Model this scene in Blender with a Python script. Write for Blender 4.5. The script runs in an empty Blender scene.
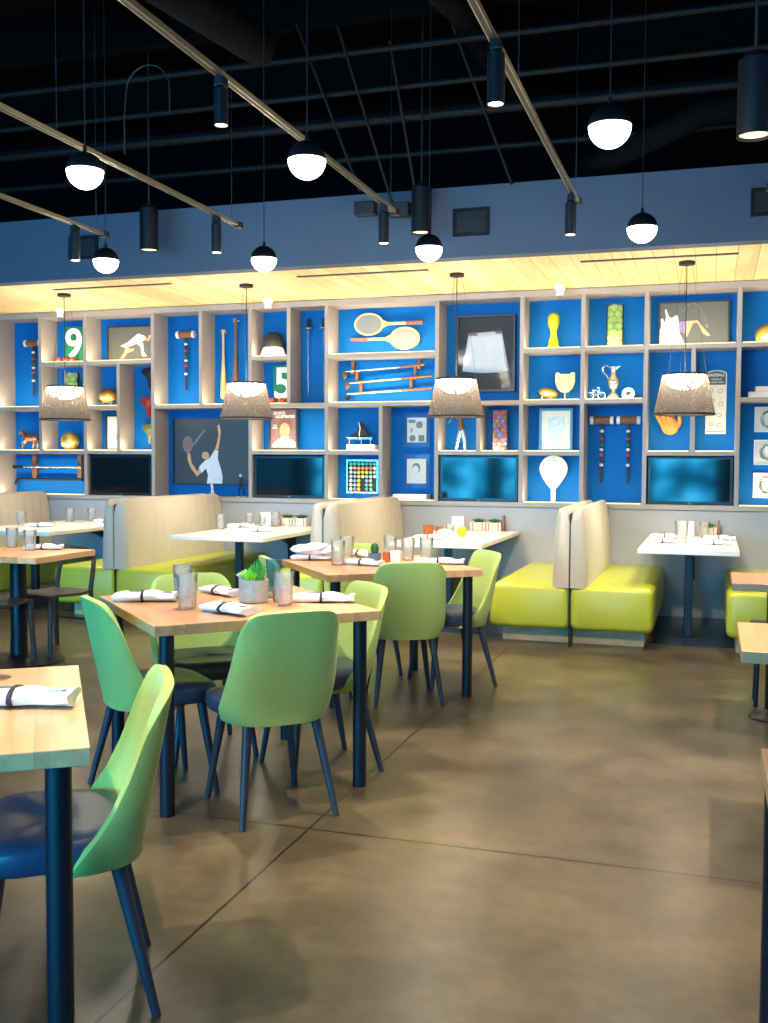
import bpy, bmesh, math, random
from mathutils import Vector, Matrix
R=math.radians; PI=math.pi
random.seed(7)
sc=bpy.context.scene; C=sc.collection

# ---------------------------------------------------------------- materials
def lin(c):
    return tuple(((v/255)/12.92 if v/255<=0.04045 else ((v/255+0.055)/1.055)**2.4) for v in c)+(1,)
def mat(name,rgb,rough=.5,metal=0,spec=.5,noise=0,nscale=20,bump=0,bscale=60,emit=None,estr=0,trans=0,alpha=1,sheen=0,coat=0,stretch=None,col2=None):
    m=bpy.data.materials.new(name); m.use_nodes=True; nt=m.node_tree; N=nt.nodes; L=nt.links
    b=N['Principled BSDF']; c=lin(rgb)
    b.inputs['Base Color'].default_value=c; b.inputs['Roughness'].default_value=rough; b.inputs['Metallic'].default_value=metal
    b.inputs['Specular IOR Level'].default_value=spec
    b.inputs['Transmission Weight'].default_value=trans; b.inputs['Alpha'].default_value=alpha
    b.inputs['Coat Weight'].default_value=coat
    if sheen: b.inputs['Sheen Weight'].default_value=sheen
    if emit: b.inputs['Emission Color'].default_value=lin(emit); b.inputs['Emission Strength'].default_value=estr
    tc=N.new('ShaderNodeTexCoord'); mp=N.new('ShaderNodeMapping'); L.new(tc.outputs['Object'],mp.inputs['Vector'])
    if stretch: mp.inputs['Scale'].default_value=stretch
    if noise or col2:
        n=N.new('ShaderNodeTexNoise'); n.inputs['Scale'].default_value=nscale; n.inputs['Detail'].default_value=5
        L.new(mp.outputs[0],n.inputs['Vector'])
        r=N.new('ShaderNodeValToRGB'); r.color_ramp.elements[0].position=.3; r.color_ramp.elements[1].position=.7
        if col2: a2=lin(col2); r.color_ramp.elements[0].color=a2; r.color_ramp.elements[1].color=c
        else:
            r.color_ramp.elements[0].color=tuple(v*(1-noise) for v in c[:3])+(1,); r.color_ramp.elements[1].color=tuple(min(1,v*(1+noise)) for v in c[:3])+(1,)
        L.new(n.outputs['Fac'],r.inputs['Fac']); L.new(r.outputs['Color'],b.inputs['Base Color'])
    if bump:
        n2=N.new('ShaderNodeTexNoise'); n2.inputs['Scale'].default_value=bscale; n2.inputs['Detail'].default_value=3
        L.new(mp.outputs[0],n2.inputs['Vector'])
        bp=N.new('ShaderNodeBump'); bp.inputs['Strength'].default_value=bump; bp.inputs['Distance'].default_value=.01
        L.new(n2.outputs['Fac'],bp.inputs['Height']); L.new(bp.outputs[0],b.inputs['Normal'])
    return m

def wood_mat(name,c1,c2,plank=.11,axis=0,rough=.35,line=(90,60,35),linew=.02,var=.35,gr=(3,40,40)):
    """boards of width `plank` along the given object axis, with tone differences, grain and joints"""
    m=bpy.data.materials.new(name); m.use_nodes=True; nt=m.node_tree; N=nt.nodes; L=nt.links
    b=N['Principled BSDF']; b.inputs['Roughness'].default_value=rough
    tc=N.new('ShaderNodeTexCoord'); sep=N.new('ShaderNodeSeparateXYZ'); L.new(tc.outputs['Object'],sep.inputs[0])
    d=N.new('ShaderNodeMath'); d.operation='DIVIDE'; L.new(sep.outputs[axis],d.inputs[0]); d.inputs[1].default_value=plank
    fl=N.new('ShaderNodeMath'); fl.operation='FLOOR'; L.new(d.outputs[0],fl.inputs[0])
    fr=N.new('ShaderNodeMath'); fr.operation='FRACT'; L.new(d.outputs[0],fr.inputs[0])
    wn=N.new('ShaderNodeTexWhiteNoise'); wn.noise_dimensions='1D'; L.new(fl.outputs[0],wn.inputs['W'])
    mp=N.new('ShaderNodeMapping'); mp.inputs['Scale'].default_value=gr; L.new(tc.outputs['Object'],mp.inputs['Vector'])
    ad=N.new('ShaderNodeVectorMath'); ad.operation='ADD'; L.new(mp.outputs[0],ad.inputs[0]); L.new(wn.outputs['Color'],ad.inputs[1])
    sc_=N.new('ShaderNodeVectorMath'); sc_.operation='SCALE'; sc_.inputs['Scale'].default_value=10; L.new(wn.outputs['Color'],sc_.inputs[0]); L.new(sc_.outputs[0],ad.inputs[1])
    n=N.new('ShaderNodeTexNoise'); n.inputs['Scale'].default_value=1.0; n.inputs['Detail'].default_value=6; n.inputs['Distortion'].default_value=.6
    L.new(ad.outputs[0],n.inputs['Vector'])
    m1=N.new('ShaderNodeMath'); m1.operation='MULTIPLY_ADD'; L.new(wn.outputs['Value'],m1.inputs[0]); m1.inputs[1].default_value=var; m1.inputs[2].default_value=-var/2
    m2=N.new('ShaderNodeMath'); m2.operation='ADD'; L.new(n.outputs['Fac'],m2.inputs[0]); L.new(m1.outputs[0],m2.inputs[1])
    r=N.new('ShaderNodeValToRGB'); r.color_ramp.elements[0].position=.3; r.color_ramp.elements[1].position=.7
    r.color_ramp.elements[0].color=lin(c2); r.color_ramp.elements[1].color=lin(c1); L.new(m2.outputs[0],r.inputs['Fac'])
    lt=N.new('ShaderNodeMath'); lt.operation='LESS_THAN'; L.new(fr.outputs[0],lt.inputs[0]); lt.inputs[1].default_value=linew
    mx=N.new('ShaderNodeMix'); mx.data_type='RGBA'; L.new(lt.outputs[0],mx.inputs['Factor']); L.new(r.outputs['Color'],mx.inputs['A']); mx.inputs['B'].default_value=lin(line)
    L.new(mx.outputs['Result'],b.inputs['Base Color'])
    return m

def floor_mat():
    m=bpy.data.materials.new('polished_concrete'); m.use_nodes=True; nt=m.node_tree; N=nt.nodes; L=nt.links
    b=N['Principled BSDF']; tc=N.new('ShaderNodeTexCoord')
    def noise(s,d=6,dist=0):
        n=N.new('ShaderNodeTexNoise'); n.inputs['Scale'].default_value=s; n.inputs['Detail'].default_value=d; n.inputs['Distortion'].default_value=dist
        L.new(tc.outputs['Object'],n.inputs['Vector']); return n
    n1=noise(.8,8,.2); n2=noise(3.2,10,.3); n3=noise(90,4)
    r1=N.new('ShaderNodeValToRGB'); e=r1.color_ramp.elements; e[0].position=.25; e[1].position=.75
    e[0].color=lin((50,43,33)); e[1].color=lin((128,113,87)); r1.color_ramp.interpolation='B_SPLINE'
    L.new(n1.outputs['Fac'],r1.inputs['Fac'])
    r2=N.new('ShaderNodeValToRGB'); e=r2.color_ramp.elements; e[0].position=.36; e[1].position=.64; r2.color_ramp.interpolation='B_SPLINE'; e[0].color=(.42,.41,.39,1); e[1].color=(1.0,1.0,.98,1)
    L.new(n2.outputs['Fac'],r2.inputs['Fac'])
    mx=N.new('ShaderNodeMix'); mx.data_type='RGBA'; mx.blend_type='MULTIPLY'; mx.inputs['Factor'].default_value=.9
    L.new(r1.outputs['Color'],mx.inputs['A']); L.new(r2.outputs['Color'],mx.inputs['B'])
    n4=noise(16,9); r4=N.new('ShaderNodeValToRGB'); r4.color_ramp.elements[0].position=.35; r4.color_ramp.elements[1].position=.62; r4.color_ramp.elements[0].color=(.72,.71,.69,1); r4.color_ramp.elements[1].color=(1,1,1,1)
    L.new(n4.outputs['Fac'],r4.inputs['Fac'])
    mx4=N.new('ShaderNodeMix'); mx4.data_type='RGBA'; mx4.blend_type='MULTIPLY'; mx4.inputs['Factor'].default_value=.8; L.new(mx.outputs['Result'],mx4.inputs['A']); L.new(r4.outputs['Color'],mx4.inputs['B']); mx=mx4
    # saw-cut joints, aligned with the building
    sep=N.new('ShaderNodeSeparateXYZ'); L.new(tc.outputs['Object'],sep.inputs[0])
    wob=noise(4,2)
    def joint(axis,at,w):
        s=N.new('ShaderNodeMath'); s.operation='SUBTRACT'; L.new(sep.outputs[axis],s.inputs[0]); s.inputs[1].default_value=at
        w2=N.new('ShaderNodeMath'); w2.operation='MULTIPLY_ADD'; L.new(wob.outputs['Fac'],w2.inputs[0]); w2.inputs[1].default_value=.006; L.new(s.outputs[0],w2.inputs[2])
        a=N.new('ShaderNodeMath'); a.operation='ABSOLUTE'; L.new(w2.outputs[0],a.inputs[0])
        l=N.new('ShaderNodeMath'); l.operation='LESS_THAN'; L.new(a.outputs[0],l.inputs[0]); l.inputs[1].default_value=w
        return l
    j=[joint(1,3.525,.006),joint(0,-1.405,.005),joint(1,-.9,.004),joint(0,-5.8,.004)]
    s=j[0]
    for q in j[1:]:
        ma=N.new('ShaderNodeMath'); ma.operation='MAXIMUM'; L.new(s.outputs[0],ma.inputs[0]); L.new(q.outputs[0],ma.inputs[1]); s=ma
    mj=N.new('ShaderNodeMix'); mj.data_type='RGBA'; L.new(s.outputs[0],mj.inputs['Factor']); L.new(mx.outputs['Result'],mj.inputs['A']); mj.inputs['B'].default_value=lin((30,22,16))
    L.new(mj.outputs['Result'],b.inputs['Base Color'])
    rr=N.new('ShaderNodeMapRange'); L.new(n1.outputs['Fac'],rr.inputs['Value']); rr.inputs['To Min'].default_value=.285; rr.inputs['To Max'].default_value=.34
    L.new(rr.outputs[0],b.inputs['Roughness']); b.inputs['Specular IOR Level'].default_value=.55
    bp=N.new('ShaderNodeBump'); bp.inputs['Strength'].default_value=.05; bp.inputs['Distance'].default_value=.001
    L.new(n3.outputs['Fac'],bp.inputs['Height']); L.new(bp.outputs[0],b.inputs['Normal'])
    return m

def weave_mat():
    m=bpy.data.materials.new('woven_shade'); m.use_nodes=True; nt=m.node_tree; N=nt.nodes; L=nt.links
    out=N['Material Output']; b=N['Principled BSDF']; b.inputs['Roughness'].default_value=.8
    tc=N.new('ShaderNodeTexCoord')
    def strands(rot,sx,sz):
        mp=N.new('ShaderNodeMapping'); mp.inputs['Rotation'].default_value=(0,rot,0); mp.inputs['Scale'].default_value=(sx,sx,sz); L.new(tc.outputs['Object'],mp.inputs['Vector'])
        n=N.new('ShaderNodeTexNoise'); n.inputs['Scale'].default_value=1; n.inputs['Detail'].default_value=3; L.new(mp.outputs[0],n.inputs['Vector']); return n
    a=strands(.35,150,14); c=strands(-.35,150,14)
    mu=N.new('ShaderNodeMath'); mu.operation='MAXIMUM'; L.new(a.outputs['Fac'],mu.inputs[0]); L.new(c.outputs['Fac'],mu.inputs[1])
    r=N.new('ShaderNodeValToRGB'); r.color_ramp.elements[0].position=.44; r.color_ramp.elements[1].position=.66
    r.color_ramp.elements[0].color=lin((46,42,40)); r.color_ramp.elements[1].color=lin((112,104,96)); L.new(mu.outputs[0],r.inputs['Fac']); L.new(r.outputs['Color'],b.inputs['Base Color'])
    tr=N.new('ShaderNodeBsdfTransparent'); tl=N.new('ShaderNodeBsdfTranslucent'); tl.inputs[0].default_value=lin((110,98,84))
    g=N.new('ShaderNodeMath'); g.operation='LESS_THAN'; L.new(mu.outputs[0],g.inputs[0]); g.inputs[1].default_value=.49
    m0=N.new('ShaderNodeMixShader'); m0.inputs[0].default_value=.35; L.new(b.outputs[0],m0.inputs[1]); L.new(tl.outputs[0],m0.inputs[2])
    m1=N.new('ShaderNodeMixShader'); L.new(g.outputs[0],m1.inputs[0]); L.new(m0.outputs[0],m1.inputs[1]); L.new(tr.outputs[0],m1.inputs[2])
    L.new(m1.outputs[0],out.inputs['Surface'])
    return m

def glass_mat(name,tint=(245,250,250),t=.8):
    m=bpy.data.materials.new(name); m.use_nodes=True; nt=m.node_tree; N=nt.nodes; L=nt.links
    out=N['Material Output']; N.remove(N['Principled BSDF'])
    tr=N.new('ShaderNodeBsdfTransparent'); tr.inputs[0].default_value=lin(tint)
    gl=N.new('ShaderNodeBsdfGlossy'); gl.inputs['Roughness'].default_value=.05
    df=N.new('ShaderNodeBsdfDiffuse'); df.inputs[0].default_value=lin(tint)
    tl=N.new('ShaderNodeBsdfTranslucent'); tl.inputs[0].default_value=lin(tint); md=N.new('ShaderNodeMixShader'); md.inputs[0].default_value=.5; L.new(df.outputs[0],md.inputs[1]); L.new(tl.outputs[0],md.inputs[2])
    fr=N.new('ShaderNodeFresnel'); fr.inputs['IOR'].default_value=1.3 if name=='clear_glass' else 1.15
    if name=='clear_glass':
        tc=N.new('ShaderNodeTexCoord'); vo=N.new('ShaderNodeTexVoronoi'); vo.inputs['Scale'].default_value=70; L.new(tc.outputs['Object'],vo.inputs['Vector'])
        bp=N.new('ShaderNodeBump'); bp.inputs['Strength'].default_value=.35; bp.inputs['Distance'].default_value=.01; L.new(vo.outputs['Distance'],bp.inputs['Height'])
        L.new(bp.outputs[0],gl.inputs['Normal']); L.new(bp.outputs[0],fr.inputs['Normal']); L.new(bp.outputs[0],df.inputs['Normal'])
    m0=N.new('ShaderNodeMixShader'); m0.inputs[0].default_value=1-t; L.new(tr.outputs[0],m0.inputs[1]); L.new(md.outputs[0],m0.inputs[2])
    mx=N.new('ShaderNodeMixShader'); L.new(fr.outputs[0],mx.inputs[0]); L.new(m0.outputs[0],mx.inputs[1]); L.new(gl.outputs[0],mx.inputs[2])
    L.new(mx.outputs[0],out.inputs['Surface']); return m

def emis(name,rgb,s):
    m=bpy.data.materials.new(name); m.use_nodes=True; N=m.node_tree.nodes; L=m.node_tree.links
    e=N.new('ShaderNodeEmission'); e.inputs[0].default_value=lin(rgb); e.inputs[1].default_value=s; L.new(e.outputs[0],N['Material Output'].inputs['Surface']); return m

def outside_mat():
    # bright overcast street seen through the panes, darker trees and facades lower down
    m=bpy.data.materials.new('daylight_panes'); m.use_nodes=True; N=m.node_tree.nodes; L=m.node_tree.links
    e=N.new('ShaderNodeEmission'); tc=N.new('ShaderNodeTexCoord'); n=N.new('ShaderNodeTexNoise'); n.inputs['Scale'].default_value=2.2; n.inputs['Detail'].default_value=3
    L.new(tc.outputs['Object'],n.inputs['Vector']); q=N.new('ShaderNodeValToRGB'); q.color_ramp.elements[0].position=.42; q.color_ramp.elements[1].position=.62
    q.color_ramp.elements[0].color=(.0,.03,.08,1); q.color_ramp.elements[1].color=(.05,.55,1.0,1); k=q.color_ramp.elements.new(.5); k.color=(.0,.2,.4,1)
    L.new(n.outputs['Fac'],q.inputs['Fac']); L.new(q.outputs['Color'],e.inputs[0]); e.inputs[1].default_value=36
    L.new(e.outputs[0],N['Material Output'].inputs['Surface']); return m
M=dict(
 floor=floor_mat(),
 dark_floor=mat('booth_floor_dark',(38,46,62),.22,noise=.25,nscale=5),
 paint_grey=mat('grey_paint',(160,164,172),.55,noise=.04,nscale=3),
 laminate=mat('taupe_laminate',(158,153,150),.5,noise=.06,nscale=4),
 blue=mat('blue_back_panel',(0,100,178),.6,noise=.04,nscale=3,spec=.15),
 fascia=mat('blue_grey_plaster',(68,86,108),.75,noise=.06,nscale=2,bump=.1,bscale=30),
 black_void=mat('black_paint',(7,7,9),.9,spec=.08,noise=.3,nscale=6),
 pipe=mat('dark_pipe',(12,13,16),.6,spec=.25,noise=.3,nscale=5),
 duct=mat('black_insulated_duct',(9,9,11),.9,spec=.1,noise=.4,nscale=12,bump=.6,bscale=25),
 soffit=wood_mat('pale_wood_planks',(250,226,168),(232,198,138),.1525,0,.45,(110,80,46),.025,.5,(14,1.6,14)),
 table=wood_mat('maple_butcher_block',(234,184,134),(200,144,98),.118,0,.28,(150,104,66),.008,.55,(22,2.2,22)),
 plinth=wood_mat('pale_plinth_wood',(240,204,158),(218,178,132),.4,0,.5,(150,115,80),.004,.1,(3,3,30)),
 white_top=mat('white_stone_top',(232,230,224),.18,noise=.03,nscale=6),
 black_metal=mat('black_metal',(22,27,36),.35,.3),
 navy_metal=mat('navy_black_metal',(21,29,42),.38,.2),
 shell=mat('lime_green_fabric',(180,203,108),.75,noise=.06,nscale=120,bump=.12,bscale=400,sheen=.2),
 seat=mat('slate_leather',(56,72,100),.36,noise=.08,nscale=30,bump=.08,bscale=150),
 leg=mat('slate_chair_leg',(48,54,64),.42,noise=.12,nscale=40),
 vinyl=mat('lime_vinyl',(176,186,58),.33,noise=.03,nscale=12,bump=.06,bscale=25),
 booth_fab=mat('beige_booth_fabric',(190,181,166),.85,noise=.08,nscale=160,bump=.15,bscale=300,sheen=.3),
 dark_wood=mat('dark_bentwood',(52,44,42),.4,noise=.25,nscale=25),
 white=mat('white_plastic',(236,236,236),.45,noise=.02,nscale=5),
 cloth=mat('white_napkin_cloth',(238,238,242),.9,noise=.03,nscale=60,bump=.25,bscale=70),
 band=mat('dark_napkin_band',(44,48,62),.7,noise=.1,nscale=30),
 steel=mat('brushed_steel',(190,190,195),.25,1,noise=.05,nscale=60),
 glass=glass_mat('clear_glass',(254,254,253),.76),
 bluegl=glass_mat('blue_glass',(200,226,236),.86),
 acrylic=glass_mat('clear_acrylic',(235,245,252),.93),
 concrete=mat('grey_concrete_pot',(196,194,186),.8,noise=.12,nscale=30,bump=.3,bscale=60),
 copper=mat('copper',(205,120,80),.3,.85,noise=.08,nscale=20),
 leaf=mat('green_leaf',(72,176,52),.45,noise=.2,nscale=30),
 leaf_b=mat('bright_lime_leaf',(140,222,50),.45,noise=.15,nscale=30),
 leaf_d=mat('dark_green_leaf',(40,96,40),.5,noise=.25,nscale=30),
 leaf_p=mat('pale_succulent',(198,208,160),.5,noise=.15,nscale=30),
 gold=mat('antique_gold',(205,170,96),.32,.75,noise=.15,nscale=20),
 ygold=mat('yellow_gold',(240,205,40),.35,.45,noise=.2,nscale=40),
 bronze=mat('bronze',(120,84,56),.4,.6,noise=.35,nscale=30),
 silver=mat('silver_metal',(205,205,200),.22,.9,noise=.1,nscale=20),
 wood_l=mat('light_ash_wood',(226,184,118),.45,noise=.12,nscale=30,stretch=(1,1,.15)),
 wood_m=mat('brown_wood',(128,84,56),.5,noise=.2,nscale=30,stretch=(1,1,.2)),
 black=mat('matte_black',(16,17,20),.6,noise=.1,nscale=20),
 screen=mat('tv_screen',(5,7,11),.07,noise=.1,nscale=3,spec=.3),
 bezel=mat('tv_bezel',(12,13,16),.3,noise=.1,nscale=10),
 green=mat('green_board',(10,110,70),.5,noise=.08,nscale=10),
 red=mat('red_paint',(190,48,36),.3,noise=.08,nscale=20),
 dark_red=mat('red_leather',(150,44,36),.4,noise=.15,nscale=20),
 olive=mat('olive_leather',(110,112,64),.4,noise=.2,nscale=20),
 pic_dark=mat('charcoal_print',(62,66,72),.35,noise=.12,nscale=3),
 pic_grey=mat('olive_grey_print',(88,90,84),.35,noise=.12,nscale=3),
 skin=mat('printed_skin_tone',(214,160,118),.5,noise=.1,nscale=30),
 print_white=mat('printed_white',(226,228,238),.5,noise=.06,nscale=20),
 print_grey=mat('printed_grey',(120,124,128),.5,noise=.2,nscale=60),
 print_lilac=mat('printed_lilac',(132,118,168),.5,noise=.2,nscale=40),
 print_brown=mat('printed_brown',(128,84,68),.5,noise=.2,nscale=40),
 print_mauve=mat('printed_mauve',(134,98,98),.5,noise=.15,nscale=20),
 paper=mat('printed_paper',(222,222,214),.6,noise=.05,nscale=30),
 paper_b=mat('pale_blue_print',(150,190,214),.5,noise=.2,nscale=50,col2=(214,226,232)),
 string=mat('racket_string_bed',(122,128,132),.7,noise=.25,nscale=160),
 mesh_black=mat('fencing_mesh',(44,46,44),.6,.3,noise=.4,nscale=200),
 leather=mat('tan_mitt_leather',(206,152,72),.55,noise=.25,nscale=40,bump=.3,bscale=60),
 tball=mat('tennis_ball_felt',(226,236,96),.9,noise=.12,nscale=90,bump=.3,bscale=200),
 pink=mat('pink_book',(214,170,160),.6,noise=.05,nscale=10),
 candle=mat('candle_wax',(238,226,200),.4,noise=.04,nscale=10),
 amber=glass_mat('amber_glass',(235,170,110),.6),
 yellow=mat('yellow_glaze',(250,214,20),.3,noise=.08,nscale=20),
 orange=mat('orange_print',(236,150,110),.5,noise=.05,nscale=20),
 weave=weave_mat(),
 opal=emis('opal_diffuser',(255,246,232),9),
 bowl=emis('shade_bowl_light',(255,244,226),26),
 spot_lens=emis('spot_lens',(255,240,205),14),
 led=emis('led_strip_light',(255,222,150),2),
 sky=outside_mat(),
 inner_black=mat('satin_black_metal',(18,22,30),.4,.4),
 frame_metal=mat('dark_frame',(30,34,42),.4,noise=.1,nscale=20),
)
BALLC=[(70,205,190),(236,236,240),(255,150,120),(255,220,60),(130,180,235),(170,230,190),(250,90,90),(90,200,80),(250,120,190),(255,160,50)]
BALLN=['turquoise','white','coral','yellow','pale blue','mint','red','green','pink','orange']
for n_,c_ in zip(BALLN,BALLC): M['ball_'+n_]=mat('golf_ball_'+n_.replace(' ','_'),c_,.35,noise=.03,nscale=10)

# ---------------------------------------------------------------- mesh helpers
class MB:
    def __init__(s): s.bm=bmesh.new()
    def box(s,x0,x1,y0,y1,z0,z1):
        v=[s.bm.verts.new(p) for p in ((x0,y0,z0),(x1,y0,z0),(x1,y1,z0),(x0,y1,z0),(x0,y0,z1),(x1,y0,z1),(x1,y1,z1),(x0,y1,z1))]
        for f in ((0,3,2,1),(4,5,6,7),(0,1,5,4),(1,2,6,5),(2,3,7,6),(3,0,4,7)): s.bm.faces.new([v[i] for i in f])
        return s
    def loft(s,rings,cap=True,closed=True):
        R_=[[s.bm.verts.new(p) for p in r] for r in rings]
        n=len(R_[0])
        for a,b in zip(R_,R_[1:]):
            for i in range(n if closed else n-1):
                j=(i+1)%n; s.bm.faces.new((a[i],a[j],b[j],b[i]))
        if cap and closed:
            s.bm.faces.new(R_[0][::-1]); s.bm.faces.new(R_[-1])
        return s
    def cyl(s,p,q,r0,r1=None,seg=14):
        r1=r0 if r1 is None else r1
        p=Vector(p); q=Vector(q); d=(q-p).normalized()
        u=d.cross(Vector((0,0,1))) if abs(d.z)<.95 else d.cross(Vector((1,0,0)))
        u.normalize(); w=d.cross(u)
        rr=lambda c,r:[c+(u*math.cos(2*PI*i/seg)+w*math.sin(2*PI*i/seg))*r for i in range(seg)]
        return s.loft([rr(p,r0),rr(q,r1)])
    def tube(s,pts,r,seg=10):
        pts=[Vector(p) for p in pts]; rings=[]; up=None
        for i,p in enumerate(pts):
            d=(pts[min(i+1,len(pts)-1)]-pts[max(i-1,0)]).normalized()
            if up is None: up=d.cross(Vector((0,0,1))) if abs(d.z)<.95 else d.cross(Vector((1,0,0)))
            u=(up-d*up.dot(d)).normalized(); up=u; w=d.cross(u)
            rr=r(i/(len(pts)-1)) if callable(r) else r
            rings.append([p+(u*math.cos(2*PI*k/seg)+w*math.sin(2*PI*k/seg))*rr for k in range(seg)])
        return s.loft(rings)
    def lathe(s,prof,c=(0,0,0),seg=24,mod=None,cap=True):
        rings=[]
        for r,z in prof:
            rings.append([(c[0]+r*(mod(i,z) if mod else 1)*math.cos(2*PI*i/seg),c[1]+r*(mod(i,z) if mod else 1)*math.sin(2*PI*i/seg),c[2]+z) for i in range(seg)])
        return s.loft(rings,cap)
    def ball(s,c,r,sx=1,sy=1,sz=1,seg=16,z0=-1,z1=1):
        n=seg//2+1; pr=[]
        for i in range(n+1):
            z=z0+(z1-z0)*i/n; a=math.asin(max(-1,min(1,z0)))+(math.asin(max(-1,min(1,z1)))-math.asin(max(-1,min(1,z0))))*i/n
            pr.append((max(.0005,math.cos(a)),math.sin(a)))
        rings=[[(c[0]+q*r*sx*math.cos(2*PI*k/seg),c[1]+q*r*sy*math.sin(2*PI*k/seg),c[2]+z*r*sz) for k in range(seg)] for q,z in pr]
        return s.loft(rings)
    def prism(s,poly,y0,y1):           # polygon in XZ, pushed along Y
        return s.loft([[(x,y0,z) for x,z in poly],[(x,y1,z) for x,z in poly]])
    def prismz(s,poly,z0,z1):
        return s.loft([[(x,y,z0) for x,y in poly],[(x,y,z1) for x,y in poly]])
    def ring(s,c,rx,rz,t,y0,y1,seg=28):     # flat hoop facing -Y
        o=[(c[0]+rx*math.cos(2*PI*i/seg),c[1]+rz*math.sin(2*PI*i/seg)) for i in range(seg)]
        n=[(c[0]+(rx-t)*math.cos(2*PI*i/seg),c[1]+(rz-t)*math.sin(2*PI*i/seg)) for i in range(seg)]
        rg=[[(x,y0,z) for x,z in o],[(x,y1,z) for x,z in o],[(x,y1,z) for x,z in n],[(x,y0,z) for x,z in n],[(x,y0,z) for x,z in o]]
        return s.loft(rg,cap=False)
    def build(s,name,m,parent=None,smooth=True,bevel=0,seg=2,angle=40):
        bm=s.bm; bmesh.ops.remove_doubles(bm,verts=bm.verts,dist=1e-6); bmesh.ops.recalc_face_normals(bm,faces=bm.faces)
        me=bpy.data.meshes.new(name); bm.to_mesh(me); bm.free()
        me.materials.append(M[m] if isinstance(m,str) else m)
        if smooth:
            for p in me.polygons: p.use_smooth=True
            me.set_sharp_from_angle(angle=R(angle))
        o=bpy.data.objects.new(name,me); C.objects.link(o)
        if parent is not None: o.parent=parent
        if bevel:
            b=o.modifiers.new('bevel','BEVEL'); b.width=bevel; b.segments=seg; b.limit_method='ANGLE'; b.angle_limit=R(35)
        return o
def rrect(x0,x1,z0,z1,r,n=5):
    P=[]
    for cx,cz,a in ((x1-r,z1-r,0),(x0+r,z1-r,90),(x0+r,z0+r,180),(x1-r,z0+r,270)):
        for i in range(n+1): P.append((cx+r*math.cos(R(a+90*i/n)),cz+r*math.sin(R(a+90*i/n))))
    return P
def circ(cx,cz,rx,rz=None,n=18):
    rz=rx if rz is None else rz
    return [(cx+rx*math.cos(2*PI*i/n),cz+rz*math.sin(2*PI*i/n)) for i in range(n)]
def thing(name,label,cat,loc=(0,0,0),rz=0,group=None):
    o=bpy.data.objects.new(name,None); o.empty_display_size=.05; C.objects.link(o); o.location=loc; o.rotation_euler=(0,0,R(rz))
    return tag(o,label,cat,group)
def tag(o,label,cat,group=None):
    o['label']=label; o['category']=cat
    if group: o['group']=group
    return o
def struct(o,label=None):
    o['kind']='structure'
    if label: o['label']=label
    return o
def kids(o): return [c for c in C.objects if c.parent==o]
def dup(root,loc,rz=None,label=None,group=None):
    kd={}
    for c in C.objects:
        if c.parent: kd.setdefault(c.parent.name,[]).append(c)
    def cp(o,par):
        n=o.copy(); C.objects.link(n)
        if par is not None: n.parent=par
        for ch in kd.get(o.name,[]): cp(ch,n)
        return n
    n=cp(root,None); n.location=loc
    if rz is not None: n.rotation_euler=(0,0,R(rz))
    if label: n['label']=label
    if group: n['group']=group
    return n
def text(parent,name,body,size,loc,m,rot=(90,0,0),extr=.002,align='CENTER',bold=0,shear=0,sx=1):
    cu=bpy.data.curves.new(name,'FONT'); cu.body=body; cu.size=size; cu.extrude=extr; cu.align_x=align; cu.align_y='CENTER'; cu.offset=bold
    cu.materials.append(M[m]); o=bpy.data.objects.new(name,cu); C.objects.link(o); bpy.context.view_layer.update()
    me=bpy.data.meshes.new_from_object(o.evaluated_get(bpy.context.evaluated_depsgraph_get())); me.name=name
    bpy.data.objects.remove(o); o=bpy.data.objects.new(name,me); C.objects.link(o)
    o.parent=parent; o.location=loc; o.rotation_euler=tuple(R(a) for a in rot); o.scale=(sx,1,1)
    return o

# ---------------------------------------------------------------- camera
f_=1030.
XA=Vector((0.9532,0.3024,0.0048)); 
def camera():
    cx,cy=384.,511.5
    y=Vector((712-cx,462-cy,f_)).normalized(); x=-Vector((-2860-cx,445-cy,f_)); x=(x-y*x.dot(y)).normalized(); z=x.cross(y)
    if z.y>0: z=-z
    right=Vector((x.x,y.x,z.x)); down=Vector((x.y,y.y,z.y)); fwd=Vector((x.z,y.z,z.z))
    cd=bpy.data.cameras.new('camera'); cd.sensor_fit='VERTICAL'; cd.sensor_height=24; cd.lens=f_*24/1023; cd.clip_start=.05
    cd.dof.use_dof=False
    o=bpy.data.objects.new('camera',cd); C.objects.link(o)
    m=Matrix((right,-down,-fwd)).transposed().to_4x4(); m.translation=Vector((0,0,1.375)); o.matrix_world=m
    sc.camera=o
camera()

# ---------------------------------------------------------------- room
YW=9.453; DEP=.29; YB=YW+DEP
ZS=[.995,1.467,1.935,2.405,2.915]          # tops of the shelf rows
XL,XR,YN,ZC=-9.6,3.2,-4.2,4.9
struct(MB().box(XL,XR,YN,YB+.3,-.1,0).build('floor','floor',smooth=False))
struct(MB().box(-7.5,XR,7.97,YW,0,.004).build('floor_booth_strip','dark_floor',smooth=False),'dark floor strip under the booths')  # darker, glossier floor strip from the booth fronts to the wall
struct(MB().box(XL,XR,YN,YB+.3,ZC,ZC+.1).build('ceiling','black_void',smooth=False))
w=MB(); w.box(XL,XR,YW,YB+.3,0,ZS[0]-.05); struct(w.build('wall_far','paint_grey',smooth=False))
w=MB(); w.box(XL,XR,YB+.05,YB+.3,ZS[0]-.05,ZC); struct(w.build('wall_far_upper','black_void',smooth=False))
struct(MB().box(XL-.15,XL,YN,YB+.3,0,ZC).build('wall_left','paint_grey',smooth=False))
struct(MB().box(XR,XR+.15,YN,YB+.3,0,ZC).build('wall_right','paint_grey',smooth=False))
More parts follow.
